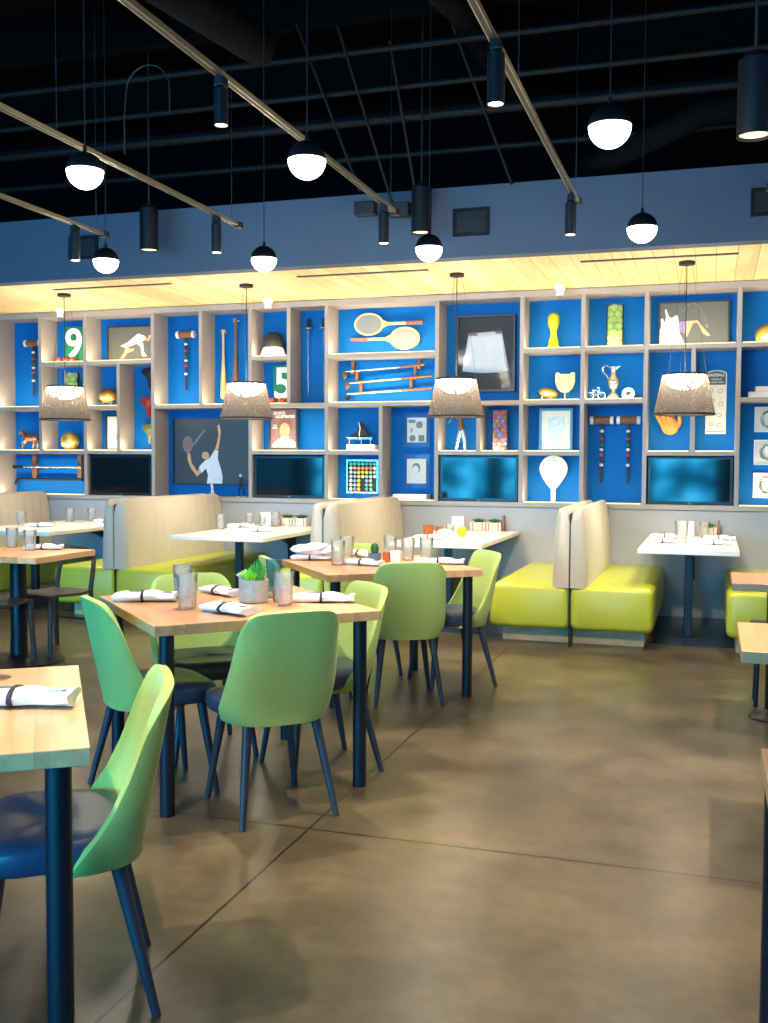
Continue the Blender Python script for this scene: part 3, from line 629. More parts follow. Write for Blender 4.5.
# golf ball display
t=thing('golf_ball_case','square black case with a pale frame holding rows of golf balls','display case',(-3.31,YB-.003,1.05))
mb=MB(); 
for a in ((-.165,.165,-.05,0,0,.012),(-.165,.165,-.05,0,.318,.33),(-.165,-.153,-.05,0,.012,.318),(.153,.165,-.05,0,.012,.318)): mb.box(*a)
mb.build('frame','silver',t,smooth=False); MB().box(-.153,.153,-.008,0,.012,.318).build('backing','black',t,smooth=False)
gb={n:None for n in BALLN}
rows=[['turquoise']*7,['white']+['coral']*5+['white'],['white','pale blue','yellow','yellow','yellow','mint','white'],['white','pale blue','yellow','white','mint','mint','white'],['white','pale blue','yellow','mint','pale blue','mint','white'],['white','pale blue','yellow','mint','pale blue','mint','white'],['white','pale blue','yellow','mint','turquoise','mint','white']]
rown=['top','second','third','fourth','fifth','sixth','bottom']
for r_,row in enumerate(rows):
    for c_,nm in enumerate(row):
        if r_>=4 and c_ in (3,6): 
            continue
        key=nm
        if gb[key] is None:
            o=MB().ball((0,0,0),.0175,seg=12).build('golf_ball','ball_'+nm); gb[key]=o
        else: o=gb[key].copy(); C.objects.link(o)
        o.location=(-3.31-.126+.042*c_,YB-.031,1.05+.291-.042*r_)
        tag(o,f'{nm} golf ball in the {rown[r_]} row of the framed case','golf ball',f'{nm} golf balls in the {rown[r_]} row of the case')
# golfer statue
t=thing('golfer_figurine','bronze golfer figurine with a club over the shoulder','figurine',(-2.285,YW+.15,ZS[1]))
mb=MB(); mb.tube([(-.045,0,.012),(-.03,0,.1),(-.005,0,.2)],lambda u:.014+.01*u,10); mb.tube([(.04,0,.012),(.035,0,.1),(.01,0,.2)],lambda u:.014+.01*u,10); mb.build('trousers','silver',t)
mb=MB(); mb.tube([(0,0,.19),(.0,0,.24),(-.01,0,.31)],lambda u:.026+.006*math.sin(PI*u),12); mb.tube([(-.01,0,.305),(-.05,-.02,.33),(-.035,-.02,.37)],.011,8); mb.tube([(.01,0,.305),(.02,-.03,.335),(-.03,-.03,.365)],.011,8); mb.build('torso','bronze',t)
MB().ball((-.008,0,.355),.023,sz=1.15,seg=14).build('head','bronze',t)
MB().cyl((-.035,-.025,.37),(-.12,-.03,.265),.004,.004,6).build('club','silver',t)
MB().box(-.065,.065,-.035,.035,0,.012).build('base','dark_wood',t,smooth=False,bevel=.002)
# ball vases
def vase(X,z0,rad,h,layers,br,per,mats,label,bl,grp):
    t=thing('glass_cylinder',label,'vase',(X,YW+.15,z0))
    MB().lathe([(rad,0),(rad,h),(rad-.003,h),(rad-.003,.006),(.001,.006)],seg=28,cap=False).build('cylinder_wall','acrylic',t)
    firsts={}
    for k in range(layers):
        for j in range(per):
            a=2*PI*j/per+k*PI/per+.5; rr=rad-br-.004
            mm,nm=mats[(k*per+j*2+k)%len(mats)]
            if mm not in firsts: firsts[mm]=MB().ball((0,0,0),br,seg=14).build('tennis_ball' if 'tennis' in bl else 'golf_ball',mm); o=firsts[mm]
            else: o=firsts[mm].copy(); C.objects.link(o)
            o.location=(X+rr*math.cos(a),YW+.15+rr*math.sin(a),z0+.007+br+k*(h-2*br-.008)/(layers-1))
            tag(o,bl%nm,'ball',grp%nm)
vase(-.863,ZS[3],.078,.39,7,.034,3,[('tball','yellow-green')],'tall clear cylinder of tennis balls on the top shelf','%s tennis ball inside the tall clear cylinder','%s tennis balls in the tall cylinder')
vase(-6.59,ZS[2],.075,.37,7,.034,3,[('tball','yellow-green')],'clear cylinder of tennis balls behind the leftmost lamp shade','%s tennis ball in the cylinder behind the leftmost lamp','%s tennis balls in the cylinder behind the lamp')
vase(-1.91,ZS[1],.08,.385,9,.0235,5,[('ball_red','red'),('ball_green','green'),('ball_pink','pink'),('ball_white','white'),('ball_orange','orange'),('ball_yellow','yellow'),('ball_pale blue','pale blue'),('ball_coral','coral')],'clear cylinder full of multicoloured balls above the television','%s ball in the cylinder of multicoloured balls','%s balls in the multicoloured cylinder')
# trophies
t=thing('trophy','slender yellow gold trophy with a globe on top','trophy',(-1.418,YW+.15,ZS[3]))
MB().lathe([(.055,0),(.055,.025),(.045,.04),(.04,.08),(.028,.13),(.03,.17),(.048,.21),(.056,.25),(.05,.27)],seg=20,mod=lambda i,z:1+.09*math.sin(i*PI*2/5+z*22)).build('stem','ygold',t)
MB().ball((0,0,.285),.055,seg=20).build('globe','ygold',t)
t=thing('oval_trophy','oval gold ball trophy on small feet','trophy',(-1.475,YW+.15,ZS[2]))
o=MB().ball((0,0,.072),.058,sx=1.55,sz=.85,seg=20).build('ball','gold',t); 
for X in (-.04,.04): MB().cyl((X,0,0),(X,0,.04),.009).build('foot','gold',t)
o.rotation_euler=(0,R(12),0)
t=thing('shield_trophy','gold shield plaque on a thin stem','trophy',(-1.305,YW+.15,ZS[2]))
MB().prism([(-.09,.255),(-.06,.262),(-.045,.245),(.045,.245),(.06,.262),(.09,.255),(.092,.17),(.07,.11),(.03,.075),(-.03,.075),(-.07,.11),(-.092,.17)],-.01,.01).build('shield','gold',t,bevel=.004)
MB().cyl((0,0,.004),(0,0,.085),.006).build('stem','gold',t); MB().cyl((0,0,0),(0,0,.008),.035,seg=20).build('base','gold',t)
t=thing('claret_jug','tall silver lidded jug with a curled handle','jug',(-.868,YW+.15,ZS[2]))
MB().lathe([(.06,0),(.062,.02),(.05,.05),(.022,.07),(.018,.085),(.04,.11),(.052,.15),(.05,.185),(.03,.22),(.024,.26),(.03,.285),(.032,.30),(.02,.305)],seg=24).build('body','silver',t)
MB().tube([(-.025,0,.29),(-.07,0,.315),(-.1,0,.29),(-.09,0,.25),(-.06,0,.22),(-.045,0,.19)],.006,8).build('handle','silver',t); MB().prism([(.02,.29),(.065,.31),(.06,.30),(.025,.27)],-.012,.012).build('spout','silver',t)
t=thing('bicycle_figurine','tiny metal bicycle model beside the silver jug','figurine',(-1.02,YW+.13,ZS[2]))
for X in (-.055,.05): MB().ring((X,.036),.036,.036,.007,-.004,.004,24).build('wheel','silver',t)
mb=MB(); 
for a,b in (((-.055,.036),(-.02,.085)),((-.02,.085),(.03,.085)),((.03,.085),(-.005,.036)),((-.005,.036),(-.055,.036)),((-.02,.085),(-.005,.036)),((.03,.085),(.05,.036)),((.03,.085),(.025,.11))): mb.cyl((a[0],0,a[1]),(b[0],0,b[1]),.0035,seg=6)
mb.build('frame','silver',t); MB().box(-.035,-.005,-.008,.008,.085,.094).build('seat','silver',t,smooth=False); MB().box(.01,.035,-.02,.02,.108,.115).build('handlebar','silver',t,smooth=False)
t=thing('ring_trophy','pale metal ring with a dark hub','ornament',(-.733,YW+.13,ZS[2]))
MB().ring((0,.055),.058,.055,.036,-.012,.012,28).build('ring','silver',t,angle=60); MB().prism(circ(0,.055,.022),-.004,.004).build('hub','black',t)
# padel racket
t=thing('padel_racket','white perforated padel racket standing upright','racket',(-1.407,YB-.1,ZS[0]))
MB().prism([(.13*math.cos(a)*(1-.25*max(0,-math.sin(a))**2*1.6),.31+.125*math.sin(a)-(.07*max(0,-math.sin(a))**2)) for a in [2*PI*i/36 for i in range(36)]],-.018,.018).build('face','white',t,bevel=.006)
MB().box(-.02,.02,-.014,.014,0.0,.15).build('handle','white',t,bevel=.005)
mb=MB()
for i in range(-4,5):
    for j in range(-3,5):
        if (i*.024)**2+(j*.024)**2<.0093: mb.prism(circ(i*.022,.315+j*.024,.0055,n=8),-.0195,-.0182)
for X in (-.022,.022): mb.prism(circ(X,.2,.006,n=8),-.0195,-.0182)
mb.prism([(-.012,.18),(0,.2),(.012,.18),(0,.16)],-.0195,-.0182)
mb.build('perforations','print_grey',t,smooth=False)
# mitt
t=thing('baseball_mitt','tan leather baseball mitt hung on the panel','mitt',(-.375,YB-.01,1.72))
MB().ball((0,-.045,-.03),.075,sx=1.05,sy=.45,sz=1.0,seg=18).build('palm','leather',t)
for bx,tx,l in ((-.06,-.085,.115),(-.03,-.04,.15),(.002,.006,.155),(.034,.05,.14)):
    MB().tube([(bx,-.045,.0),(bx*.5+tx*.5,-.06,l*.55),(tx,-.07,l)],lambda u:.021-.006*u**2,10).build('finger','leather',t)
MB().tube([(.055,-.05,-.05),(.095,-.065,-.01),(.105,-.07,.045)],lambda u:.026-.009*u,10).build('thumb','leather',t)
mb=MB(); mb.tube([(.02,-.085,.06),(.055,-.085,.03),(.08,-.085,.0)],.006,6); mb.build('lacing','wood_m',t)
t.rotation_euler=(0,R(-18),0)
# scoreboard chart with arched top
t=thing('wall_chart','narrow white chart with an arched blue heading','sign',(.024,YB-.003,1.626))
pl=[(-.088,0),(.088,0),(.088,.535)]+[(.088*math.cos(a),.535+.035*math.sin(a)) for a in [PI*i/12 for i in range(1,12)]]+[(-.088,.535)]
MB().prism(pl,-.012,0).build('board','paper',t,smooth=False)
MB().prism([(-.08,.44),(.08,.44),(.08,.53)]+[(.08*math.cos(a),.53+.03*math.sin(a)) for a in [PI*i/12 for i in range(1,12)]]+[(-.08,.53)],-.0135,-.0121).build('heading','frame_metal',t,smooth=False)
text(t,'heading_text','BASEBALL',.036,(0,-.014,.525),'white',extr=.0005,sx=.9); text(t,'subheading','FAMOUS',.022,(0,-.014,.487),'white',extr=.0005); text(t,'subheading','SLUGGER YARDS',.02,(0,-.014,.46),'white',extr=.0005,sx=.85)
mb=MB()
for X,Z in ((-.045,.39),(.035,.385),(-.03,.3),(.04,.27),(-.03,.18),(.03,.17),(-.035,.09),(.03,.08)): mb.ring((X,Z),.022,.018,.005,-.0135,-.0121,16)
for X in range(-6,7): mb.box(X*.012-.004,X*.012+.004,-.0135,-.0121,.018,.03)
mb.build('drawings','print_grey',t,smooth=False)
# gold helmet right edge
t=thing('winged_helmet','gold feathered helmet ornament at the top right shelf','helmet',(.46,YW+.15,ZS[3]))
MB().ball((0,0,.07),.11,sx=1.15,sz=1.0,seg=24,z0=-.6).build('dome','gold',t)
for a in range(4): MB().tube([(-.11+a*.01,-.06,.03+a*.01),(-.07+a*.02,-.08,.07+a*.015),(-.02+a*.03,-.085,.1+a*.012)],lambda u:.014-.008*u,8).build('feather','ygold',t)
# horseshoe prints
for Z0,n in ((1.642,'topmost'),(1.351,'middle'),(1.059,'lowest')):
    t,w,h=frame('horseshoe_frame','%s of the three white framed horseshoes at the right edge'%n,'picture',.352,.56,Z0,Z0+.222,YB-.002,'white','paper',.008,group='framed horseshoes',depth=.02)
    mb=MB(); mb.tube([(.045*math.cos(a)+.0,-.02,.111+.065*math.sin(a)) for a in [R(65)+R(230)*i/16 for i in range(17)]],.011,8); mb.build('horseshoe','steel' if n!='lowest' else 'silver',t)

# ---------------------------------------------------------------- furniture
def make_chair():
    t=thing('shell_chair','x','chair')
    # shell: curved back wrapping into side wings
    nu,nv=20,14; zb,zt_=.372,.813; rows=[]
    def yb(z): return -.19-.078*max(0,(z-.40)/.41)
    def D(z):
        k=[(.37,.185),(.41,.165),(.46,.135),(.52,.105),(.6,.08),(.7,.06),(.82,.035)]
        for (a,b),(c,d) in zip(k,k[1:]):
            if z<=c: return b+(d-b)*max(0,(z-a))/(c-a)
        return k[-1][1]
    def W(z): return .228-.03*max(0,min(1,(z-.5)/.3))+(-.02*max(0,(.42-z)/.04))
    for j in range(-2,nv+1):
        row=[]
        for i in range(nu+1):
            s=-1+2*i/nu; s=math.copysign(abs(s)**.85,s)
            if j>=0:
                v=j/nv; c=max(0,(abs(s)-.45)/.55); drop=.10*(1-math.sqrt(max(0,1-c*c)))*v**3
                z=zb+(zt_-zb)*v-drop-.012*s*s*v
                xx=W(z)*math.sin(abs(s)*PI/2*.92)/math.sin(PI/2*.92)*(1 if s>=0 else -1)
                row.append((xx,yb(z)+D(z)*abs(s)**2.6,z))
            else:
                k=-j; z=zb-.003*k; sh=.05*k
                xx=W(zb)*math.sin(abs(s)*PI/2*.92)/math.sin(PI/2*.92)*(1 if s>=0 else -1)*(1-.06*k)
                row.append((xx,min(.05,yb(zb)+D(zb)*abs(s)**2.6+sh),z))
        rows.append(row)
    mb=MB(); mb.loft(rows,cap=False,closed=False); o=mb.build('backrest_shell','shell',t,angle=80)
    so=o.modifiers.new('solid','SOLIDIFY'); so.thickness=.026; so.offset=-1
    bv=o.modifiers.new('bev','BEVEL'); bv.width=.009; bv.segments=3; bv.limit_method='ANGLE'; bv.angle_limit=R(50)
    # seat pad
    mb=MB(); rg=[]; n=40
    def ring(k,z,off=0):
        P=[]
        for i in range(n):
            a=2*PI*i/n; c,s=math.cos(a),math.sin(a); e=2/3.6
            X=math.copysign(abs(c)**e,c)*((.2+.026*max(0,min(1,(s*.2+.07)/.1)))-off); Y=math.copysign(abs(s)**e,s)*(.2-off)+.04
            P.append((X*k,(Y-.03)*k+.03,z-(.012*max(0,(Y-.15)/.1))))
        return P
    for k,z in ((.80,.386),(.93,.388),(.99,.40),(1,.44),(.975,.455),(.9,.466),(.7,.470),(.4,.468),(.05,.466)): rg.append(ring(k,z))
    mb.loft(rg); mb.build('seat','seat',t,angle=60)
    for sx in (-1,1):
        for sy in (-1,1):
            MB().cyl((sx*.135,.16 if sy>0 else -.115,.40),(sx*.192,sy*.21,0),.0205,.0115,14).build('leg','leg',t)
    return t
chair0=make_chair(); used=[False]
def chair(X,Y,a,label):
    rz=a-90
    if not used[0]:
        used[0]=True; chair0.location=(X,Y,0); chair0.rotation_euler=(0,0,R(rz)); chair0['label']=label; chair0['group']='green shell dining chairs'; return
    dup(chair0,(X,Y,0),rz,label,'green shell dining chairs')
chair(-1.643,3.70,135,'green shell chair with its back to the camera at the planter table')
chair(-2.205,3.76,48,'green shell chair on the left side of the planter table, seen side on')
chair(-2.27,4.34,-47,'green shell chair behind the planter table, half hidden by its top')
chair(-1.653,4.277,225,'green shell chair on the right side of the planter table behind its front leg')
chair(-1.677,5.66,116,'green shell chair with its back to the aisle at the table behind the planter table')
chair(-1.513,6.164,217,'lime green shell chair seen in profile beside the central booth')
chair(-2.15,6.31,-52,'green shell chair on the wall side of the second wooden table')
chair(-2.25,5.60,37,'green shell chair peeking out behind the succulent planter')
chair(-1.564,2.24,214,'nearest green shell chair, seen from its side in the left corner')

def wood_table(X,Y,rz,label,side=.94,leg_r=.029,rim=True):
    t=thing('dining_table',label,'table',(X,Y,0),rz,'wooden dining tables'); h=side/2
    MB().box(-h,h,-h,h,.71,.75).build('tabletop','table',t,smooth=False,bevel=.0025)
    for sx in (-1,1):
        for sy in (-1,1):
            MB().cyl((sx*(h-.066),sy*(h-.066),0.0),(sx*(h-.066),sy*(h-.066),.71),leg_r,seg=20).build('leg','navy_metal',t)
    return t
wood_table(-1.98,4.068,45,'square wooden table with the green succulent planter on it',.957)
wood_table(-1.906,5.888,38.5,'square wooden table with a small blue cactus pot and candles')
wood_table(-1.93,2.02,35.6,'nearest wooden table at the left edge with one banded napkin')
def pedestal_table(x0,x1,y0,y1,label,col,disc,cr,dr,base=.012):
    X=(x0+x1)/2;Y=(y0+y1)/2
    t=thing('pedestal_table',label,'table',(X,Y,0),0,'pedestal tables')
    MB().box(x0-X,x1-X,y0-Y,y1-Y,.71,.75).build('tabletop','table',t,smooth=False,bevel=.0025)
    MB().cyl((col[0]-X,col[1]-Y,base),(col[0]-X,col[1]-Y,.71),cr,seg=20).build('column','black_metal',t)
    MB().lathe([(dr,0),(dr,.008),(dr*.9,.015),(cr*1.6,.022),(cr,.05)],(col[0]-X,col[1]-Y,0),28).build('base','black_metal',t)
    mb=MB(); mb.box(col[0]-X-.18,col[0]-X+.18,-.02,.02,.69,.71).box(col[0]-X-.02,col[0]-X+.02,-.18,.18,.69,.71); mb.build('top_bracket','black_metal',t,smooth=False)
pedestal_table(-4.80,-4.05,5.5,6.16,'wooden pedestal table with two tumblers at the left edge',(-4.47,5.88),None,.055,.30)
pedestal_table(.113,.70,5.60,6.17,'small wooden table at the right edge in front of the end booth',(.345,5.86),None,.05,.13)
pedestal_table(.106,.70,3.587,4.24,'small wooden table at the right edge, middle of the three',(.46,3.92),None,.04,.2)
t=thing('dining_table','small wooden table in the lower right corner, mostly out of view','table',(.42,2.0,0))
MB().box(-.305,.3,-.37,.374,.71,.75).build('tabletop','table',t,smooth=False,bevel=.0025)
for sx,sy in ((-.27,.31),(.25,.31),(-.27,-.31),(.25,-.31)): MB().cyl((sx,sy,0),(sx,sy,.71),.03,seg=18).build('leg','black_metal',t)
# thin metal legs seen behind the right table: a cafe stool
t=thing('metal_stool','slim dark metal stool tucked under the small table in front of the end booth','stool',(.36,6.2,0))
MB().box(-.13,.16,-.13,.16,.43,.455).build('seat','black_metal',t,bevel=.01)
for sx,sy in ((-.1,.1),(.13,.1),(-.1,-.1),(.13,-.1)): MB().cyl((sx,sy,0),(sx*.9,sy*.9,.43),.012,seg=10).build('leg','navy_metal',t)

def cafe_chair(X,Y,a,label):
    t=thing('bentwood_chair',label,'chair',(X,Y,0),a-90,'dark bentwood chairs')
    mb=MB(); rg=[]
    for y,z,k in ((-.2,.44,.9),(-.1,.43,.97),(.05,.435,1),(.14,.44,1),(.185,.43,.98),(.205,.40,.96),(.21,.37,.95)):
        rg.append([(-.2*k,y,z),(.2*k,y,z),(.2*k,y-.002,z-.02),(-.2*k,y-.002,z-.02)])
    mb.loft(rg); mb.build('seat','dark_wood',t,bevel=.006,angle=50)
    for s in (-1,1):
        MB().tube([(s*.19,-.21,0),(s*.18,-.195,.25),(s*.17,-.2,.45),(s*.17,-.225,.58),(s*.145,-.26,.695)],lambda u:.019-.003*u,10).build('rear_leg','dark_wood',t)
        MB().tube([(s*.19,.2,0),(s*.182,.19,.2),(s*.175,.175,.42)],lambda u:.015+.008*u,10).build('leg','dark_wood',t)
    mb=MB(); rg=[]
    for i in range(13):
        s=-1+i/6; x_=s*.17; y_=-.28+.04*s*s; z_=.705-.05*s**4
        rg.append([(x_,y_-.009,z_-.045),(x_,y_+.009,z_-.045),(x_,y_+.009,z_+.025),(x_,y_-.009,z_+.025)])
    mb.loft(rg); mb.build('top_rail','dark_wood',t,bevel=.006,angle=50)
    MB().cyl((-.185,-.2,.22),(.185,-.2,.22),.009).build('stretcher','dark_wood',t)
cafe_chair(-4.45,6.23,258,'dark bentwood chair on the wall side of the left pedestal table')
cafe_chair(-4.52,5.66,92,'dark bentwood chair with its curved back cut by the left edge')

# booths
def bench(X,s,label,ribs=14,rear=YW-.004):
    t=thing('booth_bench',label,'booth',(X,7.62,0),0,'lime booth benches with beige backs'); L=rear-7.62
    x0=.006
    a,b=(x0,.60) if s>0 else (-.60,-x0)
    pb=MB(); pb.box(min(s*x0,s*.53),max(s*x0,s*.53),.20,L,0,.125); pb.build('plinth','plinth',t,smooth=False,bevel=.002)
    # cushion with soft rounded edges and a slight crown
    mb=MB(); rg=[]; prof=rrect(a,b,.13,.45,.045,4)
    for y,k in ((0.012,.93),(0.0,.0),(.0,0)): pass
    for y,ins in ((.0,.03),(.008,.012),(.03,0),(.5,0),(1.0,0),(1.5,0),(L-.02,0),(L,.006)):
        cx=(a+b)/2; cz=.29; hw=(b-a)/2; hh=.16
        rg.append([(cx+(px-cx)*(1-ins/hw),y,cz+(pz-cz)*(1-ins/hh)+(.006*math.cos((px-cx)/hw*1.5) if pz>.4 else 0)) for px,pz in prof])
    mb.loft(rg); mb.build('seat_cushion','vinyl',t,angle=60)
    # backrest: channelled face, rounded crown
    mb=MB(); rg=[]; n=ribs*6
    for i in range(n+1):
        y=.0+L*i/n; 
        edge=min(1,(y+.0)/.06); rear_e=min(1,(L-y)/.10)
        kk=math.sqrt(max(0,1-(1-edge)**2)); kr=math.sqrt(max(0,1-(1-rear_e)**2))
        bul=.010*abs(math.sin(PI*ribs*(i/n)))**.7
        th=.125*(.72+.28*kk); ztop=1.035-.03*(1-kk)-.07*(1-kr)
        pts=[(x0,.44),(x0,ztop-.10),(x0+.012,ztop-.035),(x0+.035,ztop-.006),(x0+.055,ztop),(th*.62+.01,ztop-.012),(th*.76+bul*.6,ztop-.06),(th*.86+bul,.85),(th*.95+bul,.65),(th+bul,.50),(th+bul*.6,.44)]
        rg.append([(s*px,y,pz) for px,pz in pts])
    mb.loft(rg); mb.build('backrest','booth_fab',t,angle=50)
    return t
gr=['leftmost','second','central','right']
bench(-6.88,1,'beige-backed lime booth bench cut by the left edge, facing right')
bench(-4.83,-1,'lime booth bench backing the tall ribbed booth on its left, left of the planter table')
bench(-4.83,1,'lime booth bench with a ribbed beige back right behind the planter table')
bench(-2.93,-1,'lime bench facing left in the central booth, behind the stacked napkins')
bench(-2.93,1,'lime bench with a plain beige back behind the second wooden table')
bench(-.985,-1,'lime bench facing left in the free-standing pair by the aisle')
bench(-.985,1,'lime bench facing right in the free-standing pair by the aisle')
bench(.72,-1,'end lime bench at the right edge beyond the single white table')
for X in (-4.83,-2.93,-.985):
    o=MB().box(-.0055,.0055,0,1.8,.002,.99).build('booth_divider','black_metal',smooth=False); o.location=(X,7.635,0)
    tag(o,{-4.83:'thin black divider panel in the tall ribbed booth',-2.93:'thin black divider panel in the central booth',-.985:'thin black divider between the benches by the aisle'}[X],'divider','booth dividers')

def white_table(xc,w,y0,label,pl):
    t=thing('booth_table',label,'table',(xc,y0,0),0,'white booth tables'); L=9.43-y0
    MB().box(-w/2,w/2,0,L,.695,.73).build('tabletop','white_top',t,smooth=False,bevel=.003)
    MB().box(-.03+pl,.03+pl,.42,.48,.02,.69).build('post','black_metal',t,smooth=False,bevel=.006)
    MB().box(-.09+pl,.09+pl,.36,.54,.004,.02).build('foot_plate','black_metal',t,smooth=False,bevel=.003)
    MB().box(-w/2+.1,w/2-.12,.28,.62,.675,.694).build('top_plate','black_metal',t,smooth=False)
    mb=MB(); mb.loft([[(-.02+pl,L,.35),(-.02+pl,L,.69),(-.02+pl,L-.42,.69),(-.02+pl,L-.42,.66),(-.02+pl,L-.10,.55),(-.02+pl,L-.08,.35)],[(.03+pl,L,.35),(.03+pl,L,.69),(.03+pl,L-.42,.69),(.03+pl,L-.42,.66),(.03+pl,L-.10,.55),(.03+pl,L-.08,.35)]]); mb.build('wall_bracket','black_metal',t,smooth=False)
white_table(-.155,.72,7.82,'white table between the right benches, fully visible',0)
white_table(-2.05,.74,7.76,'white table with candle glasses and a yellow ornament',0)
white_table(-3.94,.86,7.76,'white table in the tall ribbed booth',0)
white_table(-6.02,.96,7.72,'white table in the leftmost booth',0)

# ---------------------------------------------------------------- table-top things
def make_glass():
    t=thing('tumbler','x','glass'); seg=32
    mb=MB(); md=lambda i,z:1+(.035 if i%2 else -.02)*(1 if .02<z<.105 else 0)
    mb.lathe([(.030,0),(.034,.004),(.0355,.03),(.037,.055),(.039,.085),(.0405,.105),(.042,.115),(.0425,.14),(.0395,.14),(.0385,.11),(.036,.08),(.033,.045),(.0305,.02),(.001,.016)],seg=seg,mod=md,cap=False)
    mb.bm.faces.new([v for v in sorted([v for v in mb.bm.verts if abs(v.co.z)<1e-6],key=lambda v:math.atan2(v.co.y,v.co.x))][::-1])
    mb.build('glass_body','glass',t,angle=25)
    return t
g0=make_glass(); gu=[False]
def glass(X,Y,Z,label,s=1.0,group='cut glass tumblers'):
    if not gu[0]: gu[0]=True; g0.location=(X,Y,Z); g0['label']=label; g0['group']=group; o=g0
    else: o=dup(g0,(X,Y,Z),random.uniform(0,90),label,group)
    o.scale=(s,s,s); return o
def make_napkin():
    t=thing('napkin_roll','x','napkin'); mb=MB(); rg=[]
    for i in range(25):
        u=-1+i/12; wd=.036+.006*math.sin(3*u+1)+.012*abs(u)**3; hh=.033-.006*abs(u)**2+.003*math.sin(7*u)
        rg.append([(.125*u+.006*math.sin(a*2)*abs(u),wd*math.cos(a)*(1+.08*math.sin(3*a+5*u)),max(.0,hh*.55+hh*.55*math.sin(a)*(1+.26*math.sin(4*a+3*u)))) for a in [2*PI*k/20 for k in range(20)]])
    mb.loft(rg); mb.build('cloth_roll','cloth',t,angle=35)
    mb=MB(); mb.loft([[(x_,.047*math.cos(a),.0195+.0215*math.sin(a)) for a in [2*PI*k/20 for k in range(20)]] for x_ in (-.012,-.002)]); mb.build('paper_band','band',t)
    mb=MB(); mb.prismz([(.05,-.012),(.10,-.01),(.11,-.004),(.10,.002),(.05,.0)],.030,.034); mb.build('knife','steel',t,smooth=False)
    mb=MB(); mb.tube([(-.1,.012,.031),(-.03,.008,.0365),(.02,.004,.0365)],.0025,6); mb.build('fold_line','print_grey',t)
    return t
n0=make_napkin(); nu_=[False]
def napkin(X,Y,Z,rz,label,s=(1,1,1)):
    if not nu_[0]: nu_[0]=True; o=n0; o.location=(X,Y,Z); o.rotation_euler=(0,0,R(rz)); o['label']=label; o['group']='white napkin rolls'
    else: o=dup(n0,(X,Y,Z),rz,label,'white napkin rolls')
    o.scale=s; return o
ZT=.751; ZW=.731
napkin(-2.37,3.985,ZT,22,'napkin roll on the left corner of the planter table',(1.08,1.1,1.2))
napkin(-2.16,4.30,ZT,-30,'napkin roll behind the planter on its left')
napkin(-1.865,3.79,ZT,-20,'napkin roll in front of the planter, nearest the camera edge',(1,1.3,1.1))
napkin(-1.62,4.22,ZT,17,'napkin roll on the right corner of the planter table',(1.1,1.1,1.1))
napkin(-2.38,5.99,ZT,15,'napkin roll under the crumpled napkin on the second wooden table')
napkin(-2.15,6.28,ZT,-25,'napkin roll left of the blue cactus pot',(.8,1,1.2))
napkin(-1.97,5.80,ZT,-12,'napkin roll in front of the blue cactus pot')
napkin(-1.56,6.02,ZT,10,'napkin roll right of the cactus table tumblers',(1.2,1.1,1))
napkin(-1.665,2.185,ZT,19,'striped napkin roll on the nearest wooden table',(1.12,1.25,1.2))
napkin(-4.38,6.04,ZT,20,'napkin roll on the pedestal table at left edge')
napkin(-6.06,8.3,ZW,15,'front napkin roll on the leftmost white table'); napkin(-5.85,9.1,ZW,0,'rear napkin roll on the leftmost white table')
napkin(-4.28,8.95,ZW,25,'rear napkin roll on the white table of the tall ribbed booth'); napkin(-3.85,8.45,ZW,0,'front napkin roll on the white table of the tall ribbed booth')
napkin(-.36,8.45,ZW,10,'left front napkin roll on the fully visible white table'); napkin(.03,8.4,ZW,4,'right front napkin roll on the fully visible white table')
napkin(-.36,9.0,ZW,-5,'left rear napkin roll on the fully visible white table'); napkin(.07,8.95,ZW,4,'right rear napkin roll on the fully visible white table')
napkin(-2.2,8.15,ZW,5,'napkin roll on the white table with candle glasses')
# crumpled napkin
t=thing('crumpled_napkin','crumpled white napkin piled on the left of the cactus table','napkin',(-2.36,6.0,.785))
mb=MB(); rg=[]
for i in range(17):
    u=-1+i/8; r=math.sqrt(max(.01,1-u*u))
    rg.append([(.155*u,.075*r*math.cos(a)*(1+.16*math.sin(3*a+4*u)),.032+.034*r*math.sin(a)*(1+.25*math.sin(5*a+6*u))) for a in [2*PI*k/22 for k in range(22)]])
mb.loft(rg); mb.build('folded_cloth','cloth',t,angle=50); MB().tube([(.03,-.075,.03),(.07,-.065,.05),(.09,-.03,.066)],.003,6).build('fold_line','print_grey',t); t.rotation_euler=(0,0,R(15))
glass(-2.265,4.136,ZT,'rear tumbler of the pair on the planter table',1.05); glass(-2.084,3.84,ZT,'front tumbler of the pair on the planter table',1.05)
glass(-1.74,4.06,ZT,'tumbler right of the succulent planter',1.05)
glass(-2.117,5.757,ZT,'front tumbler beside the crumpled napkin',1.05); glass(-2.19,6.12,ZT,'rear tumbler beside the crumpled napkin',1.05)
glass(-1.95,6.27,ZT,'tumbler behind the small white candle',1.03); glass(-1.80,6.16,ZT,'middle tumbler right of the white candle',1.03); glass(-1.70,6.23,ZT,'tumbler nearest the profile chair on the cactus table',1.03)
glass(-1.945,2.40,ZT,'tumbler at the left edge of the nearest table',1.05)
glass(-4.685,6.10,ZT,'left tumbler on the left pedestal table',1.0); glass(-4.41,5.93,ZT,'right tumbler on the left pedestal table',1.0)
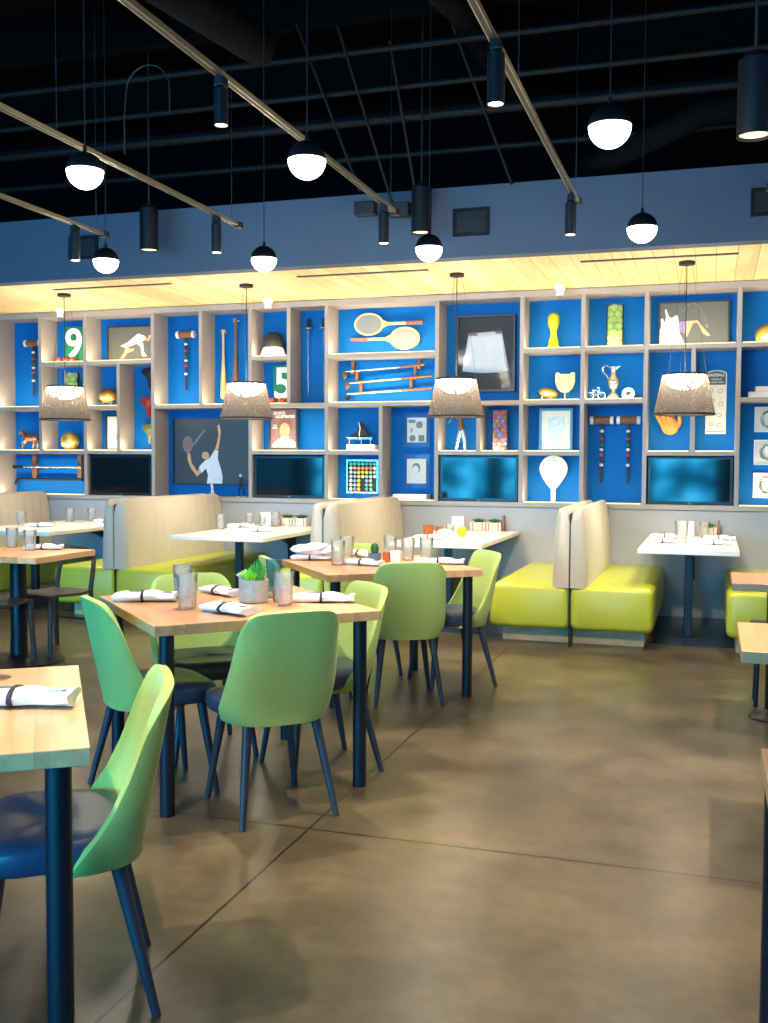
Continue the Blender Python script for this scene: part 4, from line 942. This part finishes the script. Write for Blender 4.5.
for X,Y,l,s in ((-6.308,8.347,'front left tumbler on the leftmost white table',.98),(-6.28,9.1,'rear tumbler on the leftmost white table',.98),(-6.12,9.25,'rear right tumbler on the leftmost white table',.98),(-4.33,8.62,'front tumbler on the white table of the ribbed booth',.98),(-4.27,9.12,'middle tumbler on the white table of the ribbed booth',.9),(-4.16,9.2,'right middle tumbler on the white table of the ribbed booth',.9),(-4.03,9.2,'tumbler beside the planter in the ribbed booth',1.0),(-.219,8.509,'front tumbler on the fully visible white table',1.25),(-.05,9.2,'rear tumbler on the fully visible white table',.95)): glass(X,Y,ZW,l,s)
o=glass(-1.885,4.28,ZT,'blue-tinted bottle glass behind the succulent planter',1.0); o.name='bottle_glass'; o.scale=(.8,.8,1.25)
for c in list(C.objects):
    if c.parent==o: c.data=c.data.copy(); c.data.materials[0]=M['bluegl']
# planters
def leaves(t,name,m,n,r0,h,z,spread=.9,wd=.008,cx=0,cy=0):
    mb=MB()
    for i in range(n):
        a=i*2.4; k=math.sqrt((i+.5)/n); tx,ty=math.cos(a)*k,math.sin(a)*k
        p0=(cx+tx*r0*.35,cy+ty*r0*.35,z-.01); p1=(cx+tx*r0*.8,cy+ty*r0*.8,z+h*(.55-.15*k)); p2=(cx+tx*r0*(1+spread*.4*k),cy+ty*r0*(1+spread*.4*k),z+h*(1-.45*k))
        mb.tube([p0,p1,p2],lambda u:wd*(1-.9*u)+.0006,5)
    return mb.build(name,m,t)
t=thing('succulent_planter','round grey concrete pot with bright green succulents','potted plant',(-1.911,4.123,ZT))
mb=MB(); mb.lathe([(.058,0),(.062,.004),(.064,.05),(.065,.1),(.059,.1),(.058,.085),(.001,.085)],seg=32,cap=False); mb.build('pot','concrete',t)
MB().lathe([(.058,.08),(.05,.088),(.001,.09)],seg=24,cap=False).build('soil','dark_wood',t)
leaves(t,'tall_succulent','leaf',30,.034,.115,.085,.7,.010,.020,.0); leaves(t,'bright_succulent','leaf_b',26,.03,.065,.09,1.3,.011,-.004,-.03); leaves(t,'pale_succulent','leaf_p',34,.03,.06,.088,1.0,.011,-.038,-.005)
t=thing('cactus_pot','small blue-grey pot with a green cactus','potted plant',(-1.985,6.06,ZT))
MB().lathe([(.035,0),(.038,.004),(.042,.05),(.037,.05),(.036,.042),(.001,.042)],seg=24,cap=False).build('pot','navy_metal',t).data.materials[0]=mat('blue_grey_glaze',(96,120,150),.4,noise=.1)
MB().lathe([(.012,.04),(.022,.06),(.024,.08),(.016,.105),(.002,.115)],seg=20,mod=lambda i,z:1+.12*(i%2)).build('cactus','leaf_d',t)
def tealight(X,Y,Z,m,label,s=1,cup='copper'):
    t=thing('candle_holder',label,'candle',(X,Y,Z)); 
    MB().lathe([(.028*s,0),(.03*s,.004),(.032*s,.07*s),(.029*s,.07*s),(.027*s,.01),(.001,.01)],seg=22,cap=False).build('cup',m,t)
    MB().lathe([(.001,.011),(.0265*s,.011),(.0265*s,.035*s),(.001,.037*s)],seg=18,cap=False).build('wax','candle',t)
tealight(-1.815,4.17,ZT,'copper','slim copper candle holder beside the succulent planter',.72)
tealight(-1.875,5.97,ZT,'copper','copper candle holder by the blue cactus pot',.9)
tealight(-1.80,5.91,ZT,'white','white candle holder in front of the cactus table tumblers',1.15)
tealight(-2.28,8.42,ZW,'amber','orange glass candle holder on the white table',1.4); tealight(-2.23,8.6,ZW,'copper','brown candle holder next to the orange glass one',1.1); tealight(-2.2,8.85,ZW,'glass','clear candle glass behind the brown holder',1.2)
t=thing('yellow_ornament','bright yellow round ornament with a stalk','ornament',(-2.01,8.5,ZW)); MB().ball((0,0,.045),.045,seg=18).build('fruit','yellow',t); MB().cyl((0,0,.085),(.008,0,.115),.005,.003,6).build('stalk','wood_m',t)
t=thing('cloth_bundle','folded white napkin bundle beside the yellow ornament','napkin',(-2.12,8.36,ZW)); mb=MB(); mb.ball((0,0,.035),.06,sx=1.2,sz=.65,seg=16,z0=-.9); mb.build('cloth','cloth',t)
def boxplanter(X,Y,n,label,sign,slabel,stick=None):
    t=thing('box_planter',label,'potted plant',(X,Y,ZW)); L=.15*n
    for i in range(n):
        x0=-L/2+i*.15
        mb=MB(); mb.box(x0+.004,x0+.146,-.05,.05,0,.075); mb.build('pot','concrete',t,bevel=.003)
        MB().box(x0+.025,x0+.035,-.0515,-.05,0,.075).box(x0+.115,x0+.125,-.0515,-.05,0,.075).build('copper_band','copper',t,smooth=False)
        leaves(t,'plant','leaf_d',30,.055,.05,.07,1.0,.008,x0+.075,0)
    if stick is not None: MB().box(L/2+.003,L/2+.02,-.03,.03,0,.14).build('dark_board','wood_m',t,smooth=False)
    s=thing('table_sign',slabel,'sign',(X+sign,Y-.16,ZW)); 
    MB().box(-.055,.055,-.004,.004,.008,.135).build('card','white',s,smooth=False); MB().box(-.03,.03,-.02,.02,0,.008).build('foot','white',s,smooth=False)
boxplanter(-3.9,9.36,2,'pale box planter at the wall end of the tall ribbed booth table',-.235,'blank white card beside the planter in the tall ribbed booth')
boxplanter(-1.98,9.37,2,'pale box planter behind the yellow ornament',-.235,'blank white card behind the candle glasses',1)
boxplanter(-.02,9.37,1,'pale box planter with green leaves on the fully visible white table',-.17,'blank white card on the fully visible white table',1)

# ---------------------------------------------------------------- lights
def spot(name,loc,to,power,col,size=60,blend=.6,r=.03):
    l=bpy.data.lights.new(name,'SPOT'); l.energy=power; l.color=col; l.spot_size=R(size); l.spot_blend=blend; l.shadow_soft_size=r
    o=bpy.data.objects.new(name,l); C.objects.link(o); o.location=loc
    o.rotation_euler=(Vector(to)-Vector(loc)).to_track_quat('-Z','Y').to_euler(); return o
def globe(X,Y,Z,label,first=[None]):
    if first[0] is None:
        t=thing('globe_pendant',label,'pendant light',(X,Y,Z),0,'globe pendants'); 
        MB().ball((0,0,0),.09,seg=32,z0=0.02,z1=1).build('black_cap','inner_black',t)
        MB().ball((0,0,0),.0885,seg=32,z0=-1,z1=0.0).build('opal_diffuser','opal',t)
        MB().cyl((0,0,.085),(0,0,.12),.012,.008).build('cord_grip','inner_black',t)
        MB().cyl((0,0,.11),(0,0,ZC-Z),.003,seg=6).build('cord','black',t)
        MB().cyl((0,0,ZC-Z-.03),(0,0,ZC-Z),.06,seg=20).build('ceiling_rose','black',t)
        first[0]=t
    else: dup(first[0],(X,Y,Z),None,label)
    l=bpy.data.lights.new('globe_light','POINT'); l.energy=GP; l.color=(1,.90,.75); l.shadow_soft_size=.085
    o=bpy.data.objects.new('globe_light',l); C.objects.link(o); o.location=(X,Y,Z-.10)
GP=19
for X,Y,l in ((-2.934,4.404,'large globe pendant at the left, in front of the fascia end of a track'),(-1.833,4.551,'large globe pendant crossing the second track'),(-.435,4.465,'largest globe pendant high at the right'),(-4.104,6.405,'small globe pendant above the leftmost soffit slot'),(-3.007,6.668,'small globe pendant hanging before the fascia, second from left'),(-1.806,6.635,'small globe pendant under the black cylinder light'),(-.427,6.429,'small globe pendant above the free-standing bench pair')):
    globe(X,Y,2.775,l)
# woven drum lamps
WL=45
def shade(X,label,first=[None]):
    Y=8.455
    if first[0] is None:
        t=thing('woven_pendant_lamp',label,'pendant light',(X,Y,1.745),0,'woven drum pendants over the booth tables')
        mb=MB(); mb.lathe([(.235,0),(.17,.315)],seg=48,cap=False); mb.build('woven_shade','weave',t)
        MB().lathe([(.237,-.004),(.2385,.002),(.2365,.010),(.2345,.004),(.237,-.004)],seg=48,cap=False).build('bottom_rim','black',t)
        MB().lathe([(.172,.31),(.1735,.315),(.1715,.322),(.1695,.315),(.172,.31)],seg=48,cap=False).build('top_rim','black',t)
        MB().ball((0,0,.305),.163,sz=.68,seg=32,z0=-1,z1=0).build('bowl_diffuser','bowl',t)
        mb=MB(); mb.cyl((0,0,.30),(0,0,.33),.03,seg=16)
        for a in (0,120,240): mb.cyl((0,0,.318),(.17*math.cos(R(a)),.17*math.sin(R(a)),.318),.003,seg=6)
        mb.build('spider','black',t)
        mb=MB(); mb.cyl((0,0,.33),(0,0,1.17),.004,seg=6); mb.build('cord','black',t)
        mb=MB()
        for a in (20,140,260): mb.cyl((.17*math.cos(R(a)),.17*math.sin(R(a)),.32),(.045*math.cos(R(a)),.045*math.sin(R(a)),1.165),.0012,seg=5)
        mb.build('suspension_wire','black',t)
        MB().cyl((0,0,1.165),(0,0,1.19),.062,seg=24).build('canopy','black',t)
        first[0]=t
    else: dup(first[0],(X,Y,1.745),None,label)
    spot('table_lamp_light',(X,Y,1.80),(X,Y,0),WL,(1,.86,.62),120,.8,.12)
    l=bpy.data.lights.new('uplight','POINT'); l.energy=WL*.22; l.color=(1,.84,.58); l.shadow_soft_size=.1
    o=bpy.data.objects.new('uplight',l); C.objects.link(o); o.location=(X,Y,2.16)
for X,l in ((-.216,'woven drum pendant over the fully visible white table'),(-2.058,'woven drum pendant in front of the shorts display'),(-3.985,'woven drum pendant below the baseball bats'),(-5.875,'leftmost woven drum pendant below the nine sign')): shade(X,l)
# tracks with spot heads
SP=150
def track(X,y0,y1,Z,label):
    t=thing('lighting_track',label,'track light',(X,0,Z),0,'lighting tracks')
    mb=MB(); mb.box(-.015,-.0105,y0,y1,-.012,.012).box(.0105,.015,y0,y1,-.012,.012); mb.build('rail',mat('brass_grey_rail',(150,140,112),.35,.6),t,smooth=False)
    MB().box(-.0104,.0104,y0,y1,-.0105,.010).build('channel','black',t,smooth=False)
    MB().box(-.026,.026,y1-.05,y1+.01,-.02,.02).build('end_cap','black',t,smooth=False,bevel=.003)
    for y in (y1-.12,y1-2.1): MB().cyl((0,y,.01),(0,y,ZC-Z),.0022,seg=6).build('suspension_wire','steel',t)
track(-2.01,.3,6.557,3.0,'track crossing the ceiling toward the black junction boxes')
track(-.835,.3,6.63,3.0,'track ending left of the big curved duct')
track(-3.165,.3,6.607,3.0,'track ending under the fascia right of the left black cylinder light')
track(-4.226,.3,6.596,3.0,'leftmost short-looking track ending at the left fascia vent')
track(.30,.3,6.6,3.0,'track at the right edge, almost out of view')
def head(X,Y,r,h,label,first={},targets=None,power=None,size=70):
    key=(r,h)
    if key not in first:
        t=thing('track_spotlight',label,'spotlight',(X,Y,2.985),0,'track spotlights')
        MB().box(-.02,.02,-.03,.03,-.04,.0).build('adapter','black_metal',t,smooth=False,bevel=.004)
        mb=MB(); mb.lathe([(r*.7,-.04),(r,-.05),(r,-.05-h),(r*.86,-.05-h),(r*.84,-.05-h+.03),(.001,-.05-h+.03)],seg=24,cap=False); mb.build('barrel','black_metal',t)
        MB().cyl((0,0,-.05-h+.012),(0,0,-.05-h+.004),r*.83,seg=24).build('lens','spot_lens',t)
        first[key]=t
    else: dup(first[key],(X,Y,2.985),None,label)
    z=2.985-.05-h-.01
    spot('track_spot',(X,Y,z),targets or (X,Y-.2,0),power or SP,(1,.84,.60),size,.7,.025)
head(-2.005,4.01,.030,.15,'spotlight on the long track near the top of the view',targets=(-2.1,3.9,.75))
head(-2.006,6.28,.034,.19,'spotlight at the wall end of the long track',targets=(-1.95,5.9,.75))
head(-.82,3.974,.034,.19,'spotlight high on the track left of the large right globe',targets=(-.75,3.9,0))
head(-.845,6.362,.034,.19,'spotlight at the wall end of the track left of the curved duct',targets=(-1.0,7.9,.1))
head(-3.16,6.247,.034,.19,'spotlight right of the left black cylinder light',targets=(-3.1,7.3,.3))
head(-4.226,6.217,.034,.19,'spotlight in front of the left fascia vent',targets=(-4.4,6.0,0.7))
head(.30,6.012,.034,.23,'spotlight cut by the right edge',targets=(.3,5.9,.7))
head(-.82,1.7,.034,.19,'spotlight behind the view over the aisle',targets=(-.5,2.6,0),power=60)
head(-2.005,1.9,.034,.19,'spotlight over the nearest wooden table',targets=(-1.8,2.2,.75))
head(.345,3.92,.034,.19,'spotlight over the middle right table',targets=(.345,3.92,.0),power=210)
head(-.835,2.4,.034,.19,'added fill spotlight out of view over the aisle, aimed at the free-standing benches',targets=(-1.0,7.8,.25),power=260,size=34)  # unseen head added to throw warm light on the bench fronts and plinths
head(-2.005,2.5,.034,.19,'added fill spotlight out of view, aimed at the central booth',targets=(-2.7,7.7,.3),power=240,size=34)  # extra unseen head, put in to warm the central booth front
head(-3.165,2.6,.034,.19,'added fill spotlight out of view, aimed at the tall ribbed booth',targets=(-4.6,7.7,.3),power=240,size=34)  # extra unseen head, put in to warm the left booth fronts
# black cylinder downlights
def can(X,Y,Z0,label,power=25,first=[None]):
    if first[0] is None:
        t=thing('cylinder_downlight',label,'pendant light',(X,Y,Z0),0,'black cylinder downlights')
        MB().lathe([(.075,0),(.075,.33),(.06,.335),(.05,.36),(.001,.36)],seg=28,cap=False).build('body','inner_black',t)
        MB().cyl((0,0,.012),(0,0,.02),.066,seg=24).build('diffuser',emis('dim_can_lens',(255,240,190),1.3),t)
        MB().cyl((0,0,.35),(0,0,ZC-Z0),.008,seg=8).build('stem','black',t); first[0]=t
    else: dup(first[0],(X,Y,Z0),None,label)
    spot('can_light',(X,Y,Z0-.01),(X,Y,0),power,(1,.85,.6),100,.5,.015)
can(-4.371,7.45,3.06,'black cylinder downlight at the left in front of the fascia'); can(-2.102,7.5,3.07,'black cylinder downlight above the small globe'); can(.42,7.5,3.07,'black cylinder downlight just beyond the right edge near the fascia',power=70)
can(.15,4.9,2.81,'big black cylinder downlight at the right edge')
# sprinkler heads
for X,l in ((-6.513,'small white sprinkler head near the nine sign'),(-4.151,'small white sprinkler head above the fencing mask'),(-1.32,'small white sprinkler head above the gold trophy')):
    t=thing('sprinkler_head',l,'sprinkler',(X,9.3,2.936),0,'sprinkler heads'); MB().lathe([(.05,0),(.048,-.03),(.033,-.045),(.033,-.085),(.001,-.088)],seg=18,cap=False).build('body','white',t); MB().cyl((0,0,-.09),(0,0,-.10),.024,seg=12).build('deflector','silver',t)
# vents on fascia
for (X0,X1,Z0,Z1),l in (((-1.922,-1.64,3.085,3.293),'dark vent on the fascia right of the cylinder light'),((-5.329,-5.043,3.094,3.289),'dark vent on the fascia at the left end'),((.223,.50,3.095,3.29),'dark vent on the fascia at the right edge')):
    t=thing('air_vent',l,'vent',(X0,7.76,Z0),0,'fascia vents'); w=X1-X0; h=Z1-Z0
    mb=MB(); mb.box(0,w,-.02,0,0,.025).box(0,w,-.02,0,h-.025,h).box(0,.025,-.02,0,.025,h-.025).box(w-.025,w,-.02,0,.025,h-.025); mb.build('frame','pipe',t,smooth=False)
    mb=MB(); mb.box(.025,w-.025,-.004,-.001,.025,h-.025)
    for i in range(5): mb.box(.03,w-.03,-.015,-.006,.035+i*.03,.045+i*.03)
    mb.build('louvre','black',t,smooth=False)
# ceiling services
def pipe(name,pts,r,m,label,cat='pipe',seg=12,group='ceiling conduits'):
    o=MB().tube(pts,r,seg).build(name,m); tag(o,label,cat,group); return o
for k,(Y,Z,r) in enumerate(((7.55,3.95,.035),(7.2,4.05,.022),(7.9,4.1,.022),(7.0,4.25,.022),(8.3,3.9,.03))):
    pipe('conduit',[(XL+.1,Y,Z),(-4,Y+.03,Z+.01),(0,Y,Z),(XR-.1,Y,Z)],r,'pipe',['lowest dark conduit running above the fascia','thin conduit just above the lowest one','thin conduit close behind the lowest one','upper thin conduit nearest the viewer','rear conduit deep behind the fascia'][k])
for k,(a,b) in enumerate((((-2.9,7.0,4.5),(-2.57,7.45,3.40)),((-2.55,6.9,4.4),(-2.35,7.6,3.3)),((-2.2,7,4.3),(-2.15,7.5,3.38)),((-1.75,7.0,4.35),(-1.45,7.65,3.42)))):
    pipe('conduit',[a,((a[0]+b[0])/2,(a[1]+b[1])/2,(a[2]+b[2])/2),b],.011,'pipe',['slanted conduit dropping to the left junction box','slanted conduit dropping to the right junction box','slanted conduit beside the cylinder light','slanted conduit right of the cylinder light ending at the fascia'][k],group='slanted conduits')
for (X,Y,Z),l in (((-2.54,7.5,3.28),'black junction box left of the cylinder light'),((-2.3,7.6,3.28),'black junction box partly behind the cylinder light')):
    o=MB().box(-.08,.08,-.05,.05,-.05,.05).build('junction_box','black',bevel=.006); o.location=(X,Y,Z); tag(o,l,'junction box','junction boxes')
pipe('flexible_duct',[(-1.0,8.2,3.62),(-.75,7.85,3.60),(-.45,7.65,3.66),(-.1,7.62,3.8),(.4,7.68,3.84),(1.4,7.7,3.86)],.085,'duct','thick black flexible duct curving behind the right fascia','duct',20,None)
pipe('flexible_duct',[(-2.6,3.4,4.42),(-2.3,4.6,4.42),(-1.9,5.6,4.42),(-1.66,7.0,4.42),(-1.6,8.6,4.42)],.11,'duct','long black lagged duct running toward the wall','duct',20,None)
pipe('flexible_duct',[(-5.6,5.3,4.40),(-5.0,5.5,4.36),(-4.2,5.6,4.38),(-3.4,5.7,4.42)],.10,'duct','black lagged duct crossing at the upper left','duct',20,None)
pipe('beam_duct',[(-3.6,3.0,4.2),(-3.3,4.5,4.15),(-2.9,6.4,4.1)],.12,'duct','dark lagged pipe beside the long track','duct',20,None)
pipe('cable_loop',[(-3.02,4.9,3.0),(-3.02,4.9,3.2)]+[(-2.89-.13*math.cos(PI*q/14),4.92,3.33+.13*math.sin(PI*q/14)) for q in range(15)]+[(-2.76,4.92,3.2)],.004,'black','thin black cable loop above the large left globe','cable',8,None)
for i in range(6):
    Y=2.2+i*1.25
    o=MB().box(XL+.1,XR-.1,-.05,.05,4.55,4.62).box(XL+.1,XR-.1,-.008,.008,4.62,4.89).build('ceiling_joist','black_void',smooth=False); o.location=(0,Y,0); struct(o,'black painted steel ceiling joist')

w_=bpy.data.worlds.new('world'); sc.world=w_; w_.use_nodes=True
w_.node_tree.nodes['Background'].inputs[0].default_value=(.25,.45,.9,1); w_.node_tree.nodes['Background'].inputs[1].default_value=.05
# unseen globe pendants added outside the view as soft warm fill
GP=9
for X,Y in ((-3,1.6),(-1.4,1.2),(.9,2.0),(1.6,5.0),(-5.6,3.5),(-6.6,6.0)):
    globe(X,Y,2.775,{(-3,1.6):'added fill globe pendant out of view over the near left tables',(-1.4,1.2):'added fill globe pendant out of view over the near aisle',(.9,2.0):'added fill globe pendant out of view over the right tables',(1.6,5.0):'added fill globe pendant out of view over the far right tables',(-5.6,3.5):'added fill globe pendant out of view over the far left tables',(-6.6,6.0):'added fill globe pendant out of view before the left booths'}[(X,Y)])

# sub-parts: pieces that belong to one part of a thing hang under that part
NEST={'logo':'housing','painted_bead':'shaft','head_ring':'head','lens':'barrel','cord_grip':'black_cap','top_rim':'woven_shade','bottom_rim':'woven_shade','paper_band':'cloth_roll','fold_line':'cloth_roll','wax':'cup','copper_band':'pot','soil':'pot','waistband':'shorts','numeral':'board','heading_text':'heading','subheading':'heading','lace':'boot','sole':'boot','perforations':'face','title':'print','subtitle':'print','caption':'print','feather':'dome','tail':'body','mane':'body','spout':'body'}
for k in ('player_shirt','player_skin','printed_racket','printed_strings','printed_haze','runner_body','runner_leg','runner_arm','player_kit','player_torso','player_arm','ball_trail','printed_hair','printed_face','printed_shirt','printed_player','printed_text'): NEST[k]='print'
byp={}
for o in list(C.objects):
    if o.parent is not None: byp.setdefault(o.parent.name,[]).append(o)
for lst in byp.values():
    for n_i,o in enumerate(lst):
        want=NEST.get(o.name.split('.')[0])
        if not want: continue
        c=[q for q in lst[:n_i] if q.name.split('.')[0]==want] or [q for q in lst if q.name.split('.')[0]==want]
        if c: o.parent=c[-1]

sc.view_settings.view_transform='Standard'; sc.view_settings.look='None'; sc.view_settings.gamma=1; sc.view_settings.use_curve_mapping=False
sc.view_settings.exposure=0.65
sc.cycles.use_denoising=True
sc.cycles.max_bounces=8; sc.cycles.transparent_max_bounces=16; sc.cycles.transmission_bounces=8
sc.cycles.sample_clamp_indirect=6
sc.cycles.caustics_reflective=False; sc.cycles.caustics_refractive=False
